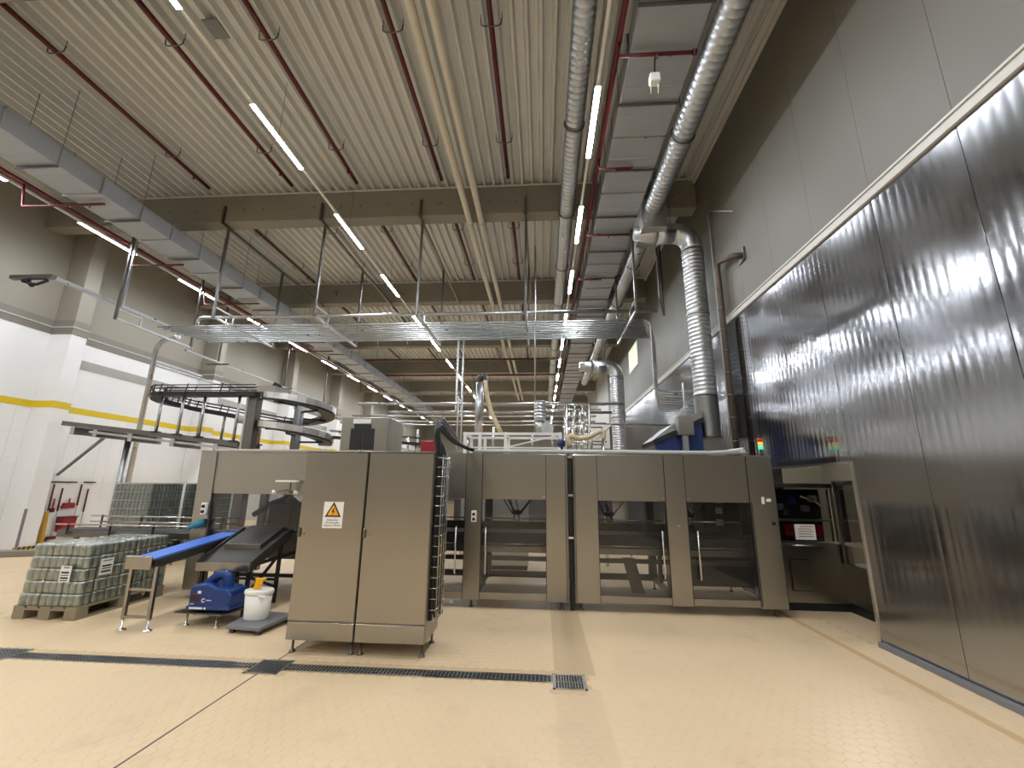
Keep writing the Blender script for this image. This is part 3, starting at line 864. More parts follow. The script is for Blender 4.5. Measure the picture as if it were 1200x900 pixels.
def delta_robot(x, y, label):
    t = thing('delta_robot', label, 'robot', (x, y, 1.15))
    g = G(); g.lathe([(.22, 0), (.24, .03), (.24, .16), (.18, .22), (.16, .44)], (x, y, 1.58), 18); obj('base_drive', g, 'mid_grey', t)
    g = G(); g.lathe([(.05, 0), (.085, .02), (.085, .05), (.05, .07)], (x, y, 1.16), 14); pl = obj('platform', g, 'black', t)
    for k in range(3):
        a = PI/2+2*PI*k/3+.3
        ex, ey = x+.36*math.cos(a), y+.36*math.sin(a)
        g = G(); g.tube([(x+.2*math.cos(a), y+.2*math.sin(a), 1.66), (ex, ey, 1.54)], .024, 8); arm = obj('upper_arm', g, 'black', t)
        for s in (-1, 1):
            ox, oy = -math.sin(a)*.045*s, math.cos(a)*.045*s
            g = G(); g.tube([(ex+ox, ey+oy, 1.54), (x+.07*math.cos(a)+ox, y+.07*math.sin(a)+oy, 1.20)], .009, 6); obj('rod', g, 'black', arm)
    for dx in (-.035, .035):
        g = G(); g.tube([(x+dx, y, 1.17), (x+dx, y, 1.09)], .014, 8); g.tube([(x+dx, y, 1.09), (x+dx, y, 1.07)], .022, 8); obj('suction_cup', g, 'dark_grey', pl)
    return t
# middle module
M = thing('packing_machine', 'middle stainless packing machine module with one large guard window', 'machine', (-.8, 7.0, 0))
post(M, -1.08, -.85); post(M, .05, .35)
window(M, -.85, .05, -.775); window(M, -1.98, -1.08, -1.19)
rear(M, -1.98, .35, (-1.9, -.92, .28))
g = G(); g.box(-.985, -.915, YF-.035, YF, 1.10, 1.25); sw = obj('switch_box', g, 'white_plastic', M, bev=.006)
for z in (1.14, 1.205):
    g = G(); g.tube([(-.95, YF-.055, z), (-.95, YF-.03, z)], .02, 10); obj('button', g, 'black', sw)
for x, y in ((.25, 6.3), (-.97, 6.3), (.25, 7.65), (-.97, 7.65), (-1.9, 7.65), (-1.9, 6.3)): foot(M, x, y, .115)
g = G(); g.box(.315, .335, YF-.006, YF, .12, ZT-.02); obj('edge_strip', g, 'steel_dark', M)
# right module
Rm = thing('packing_machine', 'right stainless packing machine module with two guard windows', 'machine', (1.8, 7.0, 0))
post(Rm, .43, .76); pD = post(Rm, 1.68, 1.95); pE = post(Rm, 2.79, 3.13)
window(Rm, .76, 1.68, 1.60); window(Rm, 1.95, 2.79, 2.06)
rear(Rm, .43, 3.13, (.5, 1.8, 3.05))
g = G(); g.box(3.10, 3.13, YF+.12, YB-.1, .115, ZT-.02); obj('end_panel', g, 'steel', Rm, bev=.003)
g = G(); g.box(.44, .46, YF-.006, YF, .12, ZT-.02); obj('edge_strip', g, 'steel_dark', Rm)
rivets(pD, [(1.82, 1.62), (1.83, 1.10)])
g = G(); g.box(2.80, 2.81, YF-.004, YF, .13, 1.42); obj('seam', g, 'black', pE)
g = G(); g.box(3.00, 3.06, YF-.004, YF, 1.43, 1.47); g2 = obj('label_plate', g, 'paper', pE)
g = G(); g.box(2.94, 2.975, YF-.004, YF, 1.40, 1.49); obj('label_plate', g, 'paper', pE)
g = G(); g.box(3.04, 3.075, YF-.02, YF, 1.13, 1.17); obj('latch', g, 'black', pE)
rivets(pE, [(3.09, .90)])
for x, y in ((.52, 6.3), (3.0, 6.3), (.52, 7.65), (3.0, 7.65), (1.8, 7.65)): foot(Rm, x, y, .115)
# narrow centre profile in the gap
t = thing('joint_profile', 'dark narrow profile standing in the gap between two machine modules', 'profile', (.39, 6.3, 0))
g = G(); g.box(.365, .415, YF+.05, YF+.12, .0, ZT-.02); obj('upright', g, 'black', t)
for z in (1.985, 1.46, .90):
    g = G(); g.box(.352, .428, YF+.01, YF+.05, z, z+.03); obj('link_plate', g, 'steel_bright', t)
for x, w in ((-.40, 'middle module window'), (1.02, 'left window of the right module'), (2.22, 'right window of the right module')):
    delta_robot(x, 6.95, 'black delta picking robot seen through the %s' % w)
# dark unit inside the right window
t = thing('control_unit', 'black control unit inside the right end of the packing machine', 'machine', (2.72, 7.2, .9))
g = G(); g.box(2.45, 2.98, 7.0, 7.5, .93, 1.95); obj('housing', g, 'black', t, bev=.01)
for z in (1.05, 1.22, 1.38):
    g = G(); g.box(2.62, 2.72, 6.98, 7.0, z, z+.09); obj('label_plate', g, 'paper', t)
g = G(); g.box(2.1, 3.05, 6.95, 7.4, .2, .62)
tag(obj('drive_housing', g, 'dark_grey', bev=.02), 'dark drive housing low inside the right machine window', 'machine')
g = G(); g.prism([(1.25, .16), (1.42, .16), (1.30, .62), (1.13, .62)], 'y', 6.6, 6.64)
tag(obj('drip_plate', g, 'steel_dark'), 'slanted plate low behind the left window of the right module', 'plate')
# white cabinets behind the machine
t = thing('white_cabinet', 'white cabinet standing behind the middle machine module', 'cabinet', (-.6, 9.1, 0))
g = G(); g.box(-1.02, -.28, 8.9, 9.3, .08, 1.35); obj('body', g, 'white_paint', t, bev=.01)
g = G(); g.box(-1.0, -.65, 8.885, 8.9, .12, 1.33); obj('door', g, 'white_paint', t); g = G(); g.box(-.64, -.30, 8.885, 8.9, .12, 1.33); obj('door', g, 'white_paint', t)
g = G(); g.box(-1.0, -.3, 8.95, 9.25, 0, .08); obj('plinth', g, 'dark_grey', t)
# left module
L = thing('packing_machine', 'left stainless machine module with open infeed beside the cabinets', 'machine', (-3.6, 7.0, 0))
g = G(); g.prism([(-5.12, 2.02), (-4.87, 2.035), (-4.80, .12), (-5.06, .12)], 'y', YF, YF+.14); pl_ = obj('post', g, 'steel', L, bev=.004)
g = G(); g.box(-4.87, -2.0, YF+.01, YF+.05, 1.43, ZT+.02); obj('hood_panel', g, 'steel', L, bev=.003)
g = G(); g.box(-5.12, -2.0, YF+.0, YB, ZT-.01, ZT+.02); obj('roof_plate', g, 'steel', L, bev=.003)
g = G(); g.box(-4.85, -4.845, YF-.004, YF, .14, ZT); obj('seam', g, 'black', pl_)
g = G(); g.box(-4.82, -3.30, YF+.03, YF+.036, .93, 1.45); obj('guard_pane', g, 'guard_pane', L)
post(L, -3.38, -3.26, YF, .12, 1.43); post(L, -2.12, -2.0, YF, .12, 1.43)
for x in (-5.0, -3.4, -2.1): post(L, x-.06, x+.06, YB-.1, .115, ZT-.02, .10, 'rear_post', 'steel_dark')
g = G(); g.box(-5.05, -2.0, YB-.04, YB, 1.46, ZT); obj('rear_hood', g, 'steel_dark', L)
g = G(); g.box(-5.05, -2.0, YB-.03, YB-.024, .93, 1.46); obj('rear_pane', g, 'guard_pane', L)
g = G(); g.box(-5.05, -2.0, YB-.04, YB, .3, .93); obj('rear_panel', g, 'steel_dark', L)
g = G(); g.box(-4.8, -2.0, YF+.1, YB-.1, .80, .90); obj('machine_table', g, 'steel_dark', L, bev=.005)
for x in (-4.6, -3.5, -2.4):
    g = G(); g.box(x-.04, x+.04, 6.6, 6.68, 0, .80); obj('table_leg', g, 'black', L)
g = G(); g.bar((-4.6, 6.64, .3), (-3.5, 6.64, .65), .03, .05); g.bar((-3.5, 6.64, .3), (-2.4, 6.64, .65), .03, .05); g.bar((-4.6, 6.64, .25), (-2.4, 6.64, .25), .03, .05); obj('brace', g, 'black', L)
for x, y in ((-4.93, 6.28), (-3.4, 6.28), (-2.1, 6.28), (-5.0, 7.65), (-3.4, 7.65), (-2.1, 7.65)): foot(L, x, y, .125)
g = G(); g.box(-4.945, -4.86, YF-.05, YF, 1.13, 1.30); sw = obj('switch_box', g, 'white_plastic', pl_, bev=.008)
for z in (1.175, 1.25):
    g = G(); g.tube([(-4.90, YF-.07, z), (-4.90, YF-.045, z)], .022, 10); obj('button', g, 'black', sw)
g = G(); g.tube([(-5.02, 6.06, .945), (-4.93, 6.14, 1.0)], .03, 12); g.tube([(-4.97, 6.10, .975), (-4.88, 6.18, 1.03)], .05, 12)
tag(obj('sensor', g, 'teal'), 'teal sensor cylinder beside the infeed at the left machine post', 'sensor')
# gripper and labelled column inside the left module
t = thing('gripper_head', 'black gripper head inside the left machine module', 'machine', (-4.1, 6.8, .9))
g = G(); g.box(-4.25, -3.85, 6.65, 7.05, .9, 1.30); obj('head_block', g, 'black', t, bev=.03)
g = G(); g.tube([(-4.5, 6.7, 1.1), (-4.25, 6.75, 1.28), (-4.0, 6.8, 1.38), (-3.75, 6.8, 1.2)], .04, 8); obj('hose', g, 'black', t)
g = G(); g.box(-4.1, -4.0, 6.8, 6.9, 1.3, ZT-.02); obj('column', g, 'steel_dark', t)
t = thing('label_column', 'pale column with a yellow label inside the left machine module', 'column', (-3.7, 7.0, .9))
g = G(); g.box(-3.80, -3.66, 7.0, 7.1, .9, 1.42); obj('body', g, 'light_grey', t)
g = G(); g.box(-3.76, -3.70, 6.995, 7.0, 1.2, 1.40); obj('label_plate', g, 'yellow', t)
t = thing('sensor_bracket', 'white sensor bar on a bracket on the left machine hood', 'sensor', (-3.62, 6.1, 1.46))
g = G(); g.box(-3.80, -3.50, 6.03, 6.15, 1.60, 1.63); obj('bar', g, 'white_plastic', t, bev=.008)
g = G(); g.tube([(-3.60, 6.1, 1.60), (-3.60, 6.1, 1.46), (-3.60, 6.21, 1.46)], .012, 8); obj('bracket', g, 'steel_dark', t)
for x in (-3.84, -3.52):
    g = G(); g.tube([(x, 6.08, 1.47), (x+.05, 6.06, 1.45)], .025, 8); obj('sensor_eye', g, 'white_plastic', t)
g = G(); g.tube([(-3.80, 6.08, 1.46), (-3.65, 6.1, 1.5), (-3.5, 6.08, 1.46)], .008, 6); obj('arm', g, 'steel_dark', t)
# things on the roof
t = thing('vent_box', 'beige steel box with dark louvre on the machine roof', 'box', (-2.75, 6.85, ZT))
g = G(); g.box(-3.13, -2.38, 6.5, 7.2, ZT+.02, 2.61); obj('body', g, 'steel', t, bev=.006)
for x in (-2.97, -2.775):
    g = G(); g.box(x, x+.18, 6.485, 6.5, ZT+.07, 2.43); lv = obj('louvre', g, 'black', t)
g = G(); g.box(-2.92, -2.66, 6.48, 6.5, 2.43, 2.50); obj('louvre_top', g, 'black', t)
g = G(); g.box(-2.94, -2.66, 6.48, 6.5, 2.51, 2.58); obj('label_plate', g, 'paper', t)
for x in (-2.80, -2.74):
    g = G(); g.tube([(x, 6.47, ZT+.05), (x, 6.5, ZT+.05)], .02, 8); obj('catch', g, 'steel_bright', t)
g = G(); g.tube([(-1.0, 6.27, ZT+.045), (.6, 6.27, ZT+.05), (2.3, 6.27, ZT+.045), (2.75, 6.27, ZT+.05)], .028, 10)
tag(obj('roof_conduit', g, 'light_grey'), 'pale conduit lying along the front edge of the machine roof', 'conduit')
g = G(); g.tube([(2.62+.28*math.cos(a)*(1-.1*k/20), 6.42+.10*math.sin(a), ZT+.03+.05*k/20+.04*max(0, math.cos(a))) for k, a in [(k, k*.6) for k in range(24)]], .011, 8)
tag(obj('coiled_cable', g, 'white_plastic'), 'white cable coiled on the right end of the machine roof', 'cable')
g = G(); g.box(-4.9, -3.2, 6.19, 6.22, ZT+.02, ZT+.045); tag(obj('roof_edge', g, 'steel_bright'), 'bright edge strip on the left machine module roof', 'edge strip')
t = thing('signal_tower', 'small signal tower with red amber and green lights on the machine', 'signal light', (3.07, 6.32, ZT))
g = G(); g.lathe([(.03, 0), (.03, .02), (.014, .03), (.014, .09)], (3.07, 6.32, ZT+.012), 10); obj('stem', g, 'black', t)
for k, (m, zz) in enumerate((('signal_green', .10), ('signal_amber', .155), ('signal_red', .21))):
    g = G(); g.tube([(3.07, 6.32, ZT+zz), (3.07, 6.32, ZT+zz+.048)], .033, 14); obj('lens', g, m, t)
g = G(); g.lathe([(.034, 0), (.034, .02), (.02, .03)], (3.07, 6.32, ZT+.262), 12); obj('cap', g, 'black', t)

# ================================================================== OPENING: LABELLER BEHIND THE METAL WALL
RX = XR+.13
g = G(); g.box(RX, RX+3.0, 11.0, 11.1, 0, 3.2); struct('wall_side_room_far', g, 'wall_white', label='pale wall of the room behind the opening')
g = G(); g.box(RX+3.0, RX+3.1, 3.0, 11.1, 0, 3.2); struct('wall_side_room_right', g, 'wall_white', label='side wall of the room behind the opening')
g = G(); g.box(RX, RX+3.1, 2.9, 3.0, 0, 3.2); struct('wall_side_room_near', g, 'wall_white', label='near wall of the room behind the opening')
g = G(); g.box(RX, RX+3.1, 2.9, 11.1, 3.2, 3.3); struct('ceiling_side_room', g, 'wall_white', label='ceiling of the room behind the opening')
t = thing('tube_lamp', 'tube lamp lighting the room behind the metal wall', 'lamp', (5.2, 8.8, 3.1))
g = G(); g.box(5.15, 5.25, 8.0, 9.5, 3.14, 3.2); obj('housing', g, 'rail_white', t)
g = G(); g.box(5.16, 5.24, 8.02, 9.48, 3.11, 3.14); obj('diffuser', g, 'room_lamp', t)
K = thing('labelling_machine', 'stainless labelling machine seen through the opening in the metal wall', 'machine', (3.9, 6.9, 0))
g = G(); g.box(3.25, 4.20, 6.60, 7.02, .10, .86); b_ = obj('base_cabinet', g, 'steel', K, bev=.004)
g = G(); g.box(3.40, 3.67, 6.594, 6.60, .25, .66); obj('door_gap', g, 'black', b_)
g = G(); g.box(3.41, 3.66, 6.575, 6.594, .26, .65); obj('access_door', g, 'steel', b_, bev=.004)
g = G(); g.box(3.25, 4.10, 6.56, 6.62, .865, .90); obj('front_rail', g, 'steel_bright', K)
g = G(); g.tube([(3.42, 6.5, .85), (3.85, 6.5, .85)], .012, 8); obj('grip_bar', g, 'steel_bright', K)
for x in (3.27, 4.09): post(K, x-.03, x+.03, 6.60, .86, 1.66, .06, 'upright')
g = G(); g.box(3.24, 4.12, 6.60, 7.02, 1.62, 1.68); obj('top_frame', g, 'steel_dark', K)
g = G(); g.box(3.30, 4.06, 6.62, 6.625, .90, 1.62); obj('guard_pane', g, 'guard_pane', K)
g = G(); g.box(3.30, 4.06, 6.61, 6.64, 1.16, 1.19); obj('mid_rail', g, 'steel', K)
g = G(); g.box(3.30, 4.09, 6.86, 7.0, .87, 1.60); obj('inner_housing', g, 'black', K, bev=.02)
for x, z, m in ((3.42, 1.30, 'mid_grey'), (3.60, 1.38, 'blue_dark'), (3.78, 1.28, 'mid_grey'), (3.50, 1.22, 'steel_bright'), (3.90, 1.42, 'light_grey')):
    g = G(); g.box(x, x+.10, 6.78, 6.86, z, z+.09); obj('inner_block', g, m, K, bev=.01)
g = G(); g.box(3.46, 3.56, 6.70, 6.80, .95, 1.10); obj('red_block', g, 'red', K)
g = G(); g.box(3.84, 3.98, 6.70, 6.80, .95, 1.10); obj('red_block', g, 'red', K)
g = G(); g.tube([(3.72, 6.72, 1.5), (3.9, 6.72, 1.45), (4.0, 6.72, 1.38)], .02, 8); obj('chute', g, 'steel_bright', K)
g = G(); g.box(3.53, 3.80, 6.585, 6.60, .915, 1.12); sg = obj('notice', g, 'paper', K)
for k in range(5):
    g = G(); g.box(3.57 + (.03 if k == 0 else 0), 3.77-(.02*(k % 2)), 6.583, 6.585, 1.085-.033*k, 1.096-.033*k); obj('print_line', g, 'ink_orange' if k < 2 else 'mid_grey', sg)
g = G(); g.box(3.28, 4.30, 6.62, 7.0, 0, .10); obj('plinth', g, 'black', K)
S = thing('infeed_machine', 'dark glazed machine side standing behind the right edge of the opening', 'machine', (4.4, 5.6, 0))
g = G(); g.box(4.105, 4.8, 4.8, 6.598, .12, .62); obj('base_cabinet', g, 'steel_dark', S, bev=.004)
g = G(); g.box(4.13, 4.8, 4.8, 6.62, 0, .12); obj('plinth', g, 'black', S)
for y in (4.83, 5.7, 6.53):
    g = G(); g.box(4.105, 4.20, y-.03, y+.03, .62, 1.70); obj('upright', g, 'steel_dark', S)
g = G(); g.box(4.105, 4.8, 4.8, 6.595, 1.66, 1.72); obj('top_frame', g, 'steel_dark', S)
g = G(); g.box(4.11, 4.15, 4.8, 6.595, .86, .90); obj('mid_rail', g, 'steel', S)
g = G(); g.box(4.12, 4.125, 4.85, 6.5, .62, 1.66); obj('guard_pane', g, 'guard_pane', S)
g = G(); g.box(4.40, 4.8, 4.82, 6.58, .62, 1.64); obj('inner_housing', g, 'black', S, bev=.02)
for y, z in ((5.5, 1.25), (5.9, .75), (6.2, .74)):
    g = G(); g.box(4.34, 4.40, y, y+.16, z, z+.12); obj('inner_block', g, 'mid_grey', S)
t = thing('pipework', 'pale pipework standing behind the labelling machine', 'pipework', (3.9, 8.2, 0))
for x in (3.75, 3.9):
    g = G(); g.tube([(x, 8.2, 0), (x, 8.2, 2.4)], .03, 8); obj('riser', g, 'beige_pipe', t)
for z in (.9, 1.25, 1.75):
    g = G(); g.tube([(3.72, 8.2, z), (4.3, 8.2, z)], .02, 8); obj('cross_pipe', g, 'beige_pipe', t)

# ================================================================== LEFT FOREGROUND
# ---- blue belt conveyor on a stand
t = thing('belt_conveyor', 'narrow conveyor with bright blue belt rising from its stand into the machine', 'conveyor', (-4.5, 5.6, 0))
A = Vector((-4.51, 4.88, .70)); B = Vector((-4.51, 6.55, .87))
g = G(); g.bar(A+Vector((0, 0, .035)), B+Vector((0, 0, .035)), .27, .02); obj('belt', g, 'blue_belt', t)
for dx in (-.15, .15):
    g = G(); g.bar(A+Vector((dx, 0, -.015)), B+Vector((dx, 0, -.015)), .02, .09); obj('side_frame', g, 'steel_dark', t)
g = G(); g.bar(A+Vector((0, 0, -.04)), B+Vector((0, 0, -.04)), .28, .03); obj('bed', g, 'steel_dark', t)
g = G(); g.box(-4.665, -4.355, 4.835, 4.85, .635, .775); obj('end_plate', g, 'steel', t, bev=.003)
for x in (-4.625, -4.325):
    g = G(); g.bar((x+.01, 4.89, .66), (x+.02, 4.89, .12), .035, .035); lg = obj('leg', g, 'steel', t)
    g = G(); g.lathe([(.05, 0), (.048, .012), (.02, .025), (.012, .03), (.012, .14)], (x+.02, 4.89, 0), 12); obj('levelling_foot', g, 'steel_bright', lg)
for z in (.42, .14):
    g = G(); g.bar((-4.60, 4.89, z), (-4.31, 4.89, z), .025, .025); obj('stretcher', g, 'steel', t)
# ---- sloping discharge tray with legs
t = thing('discharge_tray', 'wide sloping stainless discharge tray in front of the left machine module', 'conveyor', (-3.95, 5.8, 0))
g = G(); g.prism([(5.45, .59), (6.25, .90), (6.25, .93), (5.45, .62)], 'x', -4.30, -3.60); obj('tray', g, 'steel_dark', t, bev=.004)
g = G(); g.box(-4.30, -3.60, 5.43, 5.45, .52, .62); obj('front_apron', g, 'steel', t, bev=.003)
for x in (-4.31, -3.61):
    g = G(); g.prism([(5.45, .52), (6.25, .82), (6.25, .97), (5.45, .64)], 'x', x, x+.018); obj('side_wing', g, 'steel_dark', t)
g = G(); g.prism([(5.75, .735), (6.25, .93), (6.25, .99), (5.75, .80)], 'x', -4.20, -3.70); obj('raised_plate', g, 'steel_dark', t, bev=.004)
for x in (-4.25, -3.64):
    for y in (5.50, 6.12):
        g = G(); g.bar((x, y, .54+.22*(y > 6)), (x-.03, y+.04, .0), .04, .04); obj('leg', g, 'black', t)
g = G(); g.bar((-4.25, 6.14, .30), (-3.64, 6.14, .30), .03, .03); g.bar((-3.66, 5.52, .22), (-3.66, 6.1, .60), .03, .03); g.bar((-3.66, 5.52, .45), (-3.66, 6.1, .22), .03, .03); obj('brace', g, 'black', t)
# ---- infeed conveyor arriving from the left
t = thing('infeed_conveyor', 'low dark infeed conveyor with steel guide rails behind the jar pallet', 'conveyor', (-6.1, 6.75, 0))
g = G(); g.box(-7.5, -4.75, 6.50, 6.95, .74, .84); obj('bed', g, 'steel_dark', t, bev=.005)
g = G(); g.box(-7.5, -4.75, 6.53, 6.92, .84, .85); obj('belt', g, 'dark_grey', t)
for y, z in ((6.47, .93), (6.98, .93), (6.98, 1.02)):
    g = G(); g.tube([(-7.5, y, z), (-4.9, y, z)], .013, 8); obj('guide_rail', g, 'steel_bright', t)
for x in (-7.3, -6.6, -5.9, -5.2):
    for y in (6.47, 6.98):
        g = G(); g.bar((x, y, .78), (x, y, 1.04 if y > 6.7 else .95), .02, .02); obj('rail_post', g, 'black', t)
for x in (-7.2, -6.0, -5.1):
    for y in (6.55, 6.9):
        g = G(); g.box(x-.025, x+.025, y-.025, y+.025, 0, .74); obj('leg', g, 'steel_dark', t)
g = G(); g.box(-5.9, -5.5, 6.40, 6.6, .50, .72); obj('drive_motor', g, 'black', t, bev=.03)
# ---- pallet with layers of wrapped jar packs
PX, PY = -6.235, 5.13
t = thing('wooden_pallet', 'grey wooden pallet under the near stack of jar packs', 'pallet', (PX+.4, PY+.6, 0))
for k in range(3):
    y = PY+[0, .5275, 1.055][k]
    for j in range(3):
        x = PX+[0, .3275, .655][j]
        g = G(); g.box(x, x+.145, y, y+.145, .022, .10); obj('block', g, 'wood', t)
    g = G(); g.box(PX, PX+.8, y, y+.145, .10, .122); obj('stringer_board', g, 'wood', t)
for j in range(3):
    x = PX+[0, .3275, .655][j]
    g = G(); g.box(x, x+.145, PY, PY+1.2, 0, .022); obj('bottom_board', g, 'wood', t)
for j in range(5):
    x = PX+.165*j; w = .14
    g = G(); g.box(x, x+w, PY, PY+1.2, .122, .144); obj('deck_board', g, 'wood', t)
JH, JR = .128, .041
jg = G()
jg.lathe([(JR*.9, 0), (JR, .008), (JR, .085), (JR*.80, .103), (JR*.78, .106)], (0, 0, 0), 12)
jg.cur = 1
jg.lathe([(JR*.86, .106), (JR*.88, .110), (JR*.88, .124), (JR*.80, .128)], (0, 0, 0), 12)
def film_geo(w, d, h):
    g = G(); nx, ny = 12, 8
    # wrapped sleeve: slightly pinched between the jars
    prof = []
    n = 28
    for i in range(n):
        a = 2*PI*i/n
        c, s = math.cos(a), math.sin(a)
        e = .22
        prof.append((w/2*math.copysign(abs(c)**e, c), d/2*math.copysign(abs(s)**e, s)))
    rings = []
    for k, (sc, z) in enumerate(((.95, .001), (1.0, .012), (.992, h*.45), (1.0, h*.8), (.97, h*.97), (.86, h))):
        rings.append(g.add([(x*sc, y*sc, z) for x, y in prof]))
    for a, b in zip(rings, rings[1:]):
        for i in range(n): g.face([a+i, a+(i+1) % n, b+(i+1) % n, b+i], True)
    g.face([rings[-1]+i for i in range(n)])
    return g
pk = thing('jar_pack', 'proto', 'pack', (0, 0, 0))
jar0 = bpy.data.objects.new('jar', make_mesh('jar', jg, ['jar_glass', 'jar_lid'], (0, 0, 0))); COL.objects.link(jar0); jar0.parent = pk
first = True
for i in range(3):
    for j in range(2):
        o = jar0 if first else share(jar0, 'jar', (0, 0, 0), pk); first = False
        o.location = ((i-1)*.0845, (j-.5)*.0845, .003)
obj('film', film_geo(.255, .170, .135), 'film', pk)
LAY = ['bottom', 'second', 'third', 'fourth', 'top']
first = True
for lay in range(5):
    for i in range(3):
        for j in range(7):
            if not (i in (0, 2) or j in (0, 6) or lay == 4): continue
            sh = .985-.012*lay
            x = PX+.40+(i-1)*.262*sh+random.uniform(-.004, .004); y = PY+.60+(j-3)*.172*sh+random.uniform(-.003, .003); z = .1445+.1385*lay
            if i == 2 and j == 0: s = 'at the near right corner of the %s layer' % LAY[lay]
            elif i == 0 and j == 0: s = 'at the near left corner of the %s layer' % LAY[lay]
            elif j == 0: s = 'in the middle of the near face of the %s layer' % LAY[lay]
            elif i == 2: s = 'on the right side of the %s layer, %s from the near corner' % (LAY[lay], ORD[j])
            elif i == 0: s = 'on the left side of the %s layer, %s from the near corner' % (LAY[lay], ORD[j])
            else: s = 'in the middle of the %s layer, %s from the near face' % (LAY[lay], ORD[j])
            lab = 'wrapped jar pack '+s
            if first:
                pk.location = (x, y, z); pk['label'] = lab; pk['group'] = 'wrapped jar packs on the near pallet'; first = False
            else:
                dup(pk, (x, y, z), random.uniform(-.015, .015), lab, 'wrapped jar packs on the near pallet')
def paper_label(name, label, pts, frm):
    g = G(); n = g.add(pts); g.face([n, n+1, n+2, n+3])
    return g
t = thing('pallet_label', 'white printed pallet label on the near face of the jar stack', 'label', (-5.66, 5.105, .45))
g = G(); g.box(-5.72, -5.585, 5.104, 5.107, .42, .60); sh_ = obj('sheet', g, 'paper', t)
for k, (za, zb) in enumerate(((.575, .585), (.515, .535), (.49, .50), (.455, .475), (.432, .442))):
    g = G(); g.box(-5.705+.02*(k == 0), -5.605, 5.102, 5.104, za, zb); obj('print_line', g, 'ink', t)
t = thing('pallet_label', 'white printed pallet label on the right side of the jar stack', 'label', (-5.418, 5.36, .45))
g = G(); g.box(-5.428, -5.425, 5.30, 5.46, .46, .65); obj('sheet', g, 'paper', t)
for k, (za, zb) in enumerate(((.62, .63), (.555, .575), (.53, .54), (.49, .51))):
    g = G(); g.box(-5.425, -5.423, 5.32, 5.44, za, zb); obj('print_line', g, 'ink', t)
# ---- wrapped pallets further back
def far_pallet(x, y, label, nl):
    t = thing('wrapped_pallet', label, 'pallet', (x+.42, y+.6, 0))
    for j in range(3):
        g = G(); g.box(x+.33*j, x+.33*j+.14, y, y+1.2, 0, .12); obj('runner', g, 'wood', t)
    g = G(); g.box(x, x+.8, y, y+1.2, .12, .144); obj('deck', g, 'wood', t)
    for k in range(nl):
        z = .15+.155*k; g = G()
        for a in range(10):
            for b, c in [(0, 1), (1, 1)]:
                pass
        for a in range(10):
            cx = x+.04+.08*a
            g.lathe([(.036, 0), (.038, .01), (.038, .10), (.028, .125), (.028, .14)], (cx, y+.04, z), 8); g.lathe([(.036, 0), (.038, .10), (.028, .14)], (cx, y+1.16, z), 8)
        for b in range(1, 14):
            cy = y+.04+.083*b
            g.lathe([(.036, 0), (.038, .01), (.038, .10), (.028, .125), (.028, .14)], (x+.76, cy, z), 8); g.lathe([(.036, 0), (.038, .10), (.028, .14)], (x+.04, cy, z), 8)
        g.box(x+.08, x+.72, y+.08, y+1.12, z, z+.13)
        obj('jar_layer', g, 'dark_glass_jar', t, kind='stuff')
        g = G(); g.box(x+.005, x+.795, y+.005, y+1.195, z+.145, z+.150); obj('divider_sheet', g, 'light_grey', t)
    g = G(); g.box(x-.006, x+.806, y-.006, y+1.206, .15, .155*nl+.165); obj('film', g, 'film', t, bev=.02)
far_pallet(-8.27, 8.0, 'wrapped pallet of dark jars behind the infeed conveyor', 9)
far_pallet(-8.25, 9.35, 'second wrapped pallet of dark jars, behind the first one', 9)
g = G(); g.tube([(-7.25, 8.5, 0), (-7.25, 8.5, 1.6)], .025, 8); tag(obj('fence_post', g, 'light_grey'), 'slim pale post beside the wrapped jar pallets', 'post')
# ---- small blue vacuum pump unit on a steel tray
t = thing('steel_tray', 'low steel tray stand under the blue pump', 'stand', (-3.86, 5.25, 0))
g = G(); g.prism([(-4.20, 5.10), (-3.58, 5.02), (-3.50, 5.48), (-4.10, 5.56)], 'z', .135, .15); obj('plate', g, 'steel_dark', t, bev=.002)
for x, y in ((-4.05, 5.12), (-3.66, 5.08), (-3.60, 5.42), (-4.03, 5.48)): foot(t, x, y, .137, .035, 'steel_bright')
t = thing('vacuum_pump', 'blue portable pump unit with carrying handle on the steel tray', 'pump', (-3.83, 5.24, .15))
g = G(); g.prism([(-4.06, .165), (-3.56, .165), (-3.55, .34), (-3.62, .40), (-3.74, .41), (-3.88, .455), (-4.02, .435), (-4.07, .385)], 'y', 5.10, 5.40); obj('body', g, 'blue', t, bev=.035, segs=3)
g = G(); g.box(-4.07, -3.545, 5.09, 5.41, .17, .215); obj('base_rim', g, 'blue', t, bev=.012, segs=2)
g = G()
hp = [(-3.98, .38), (-3.92, .45), (-3.86, .505), (-3.79, .535), (-3.73, .53), (-3.70, .47), (-3.69, .38)]
P = [Vector((x, 5.24, z)) for x, z in hp]
for _ in range(2):
    Q = [P[0]]
    for a, b in zip(P, P[1:]): Q += [a*.75+b*.25, a*.25+b*.75]
    Q.append(P[-1]); P = Q
g.tube(P, .054, 12); obj('handle', g, 'blue', t)
g = G(); g.prism([(-3.80, .40), (-3.56, .385), (-3.55, .35), (-3.80, .36)], 'y', 5.12, 5.38); obj('rear_cover', g, 'blue', t, bev=.012, segs=2)
g = G(); g.tube([(-3.985, 5.092, .30), (-3.985, 5.104, .30)], .048, 16); obj('grille', g, 'brown', t)
for k in range(3):
    g = G(); g.box(-4.02, -3.95, 5.086, 5.092, .275+.022*k, .283+.022*k); obj('grille_slat', g, 'black', t)
g = G(); g.tube(arc((-3.87, 5.094, .275), .018, .6, 2*PI-.6, 12, 'xz'), .006, 6); obj('emblem_ring', g, 'white_paint', t)
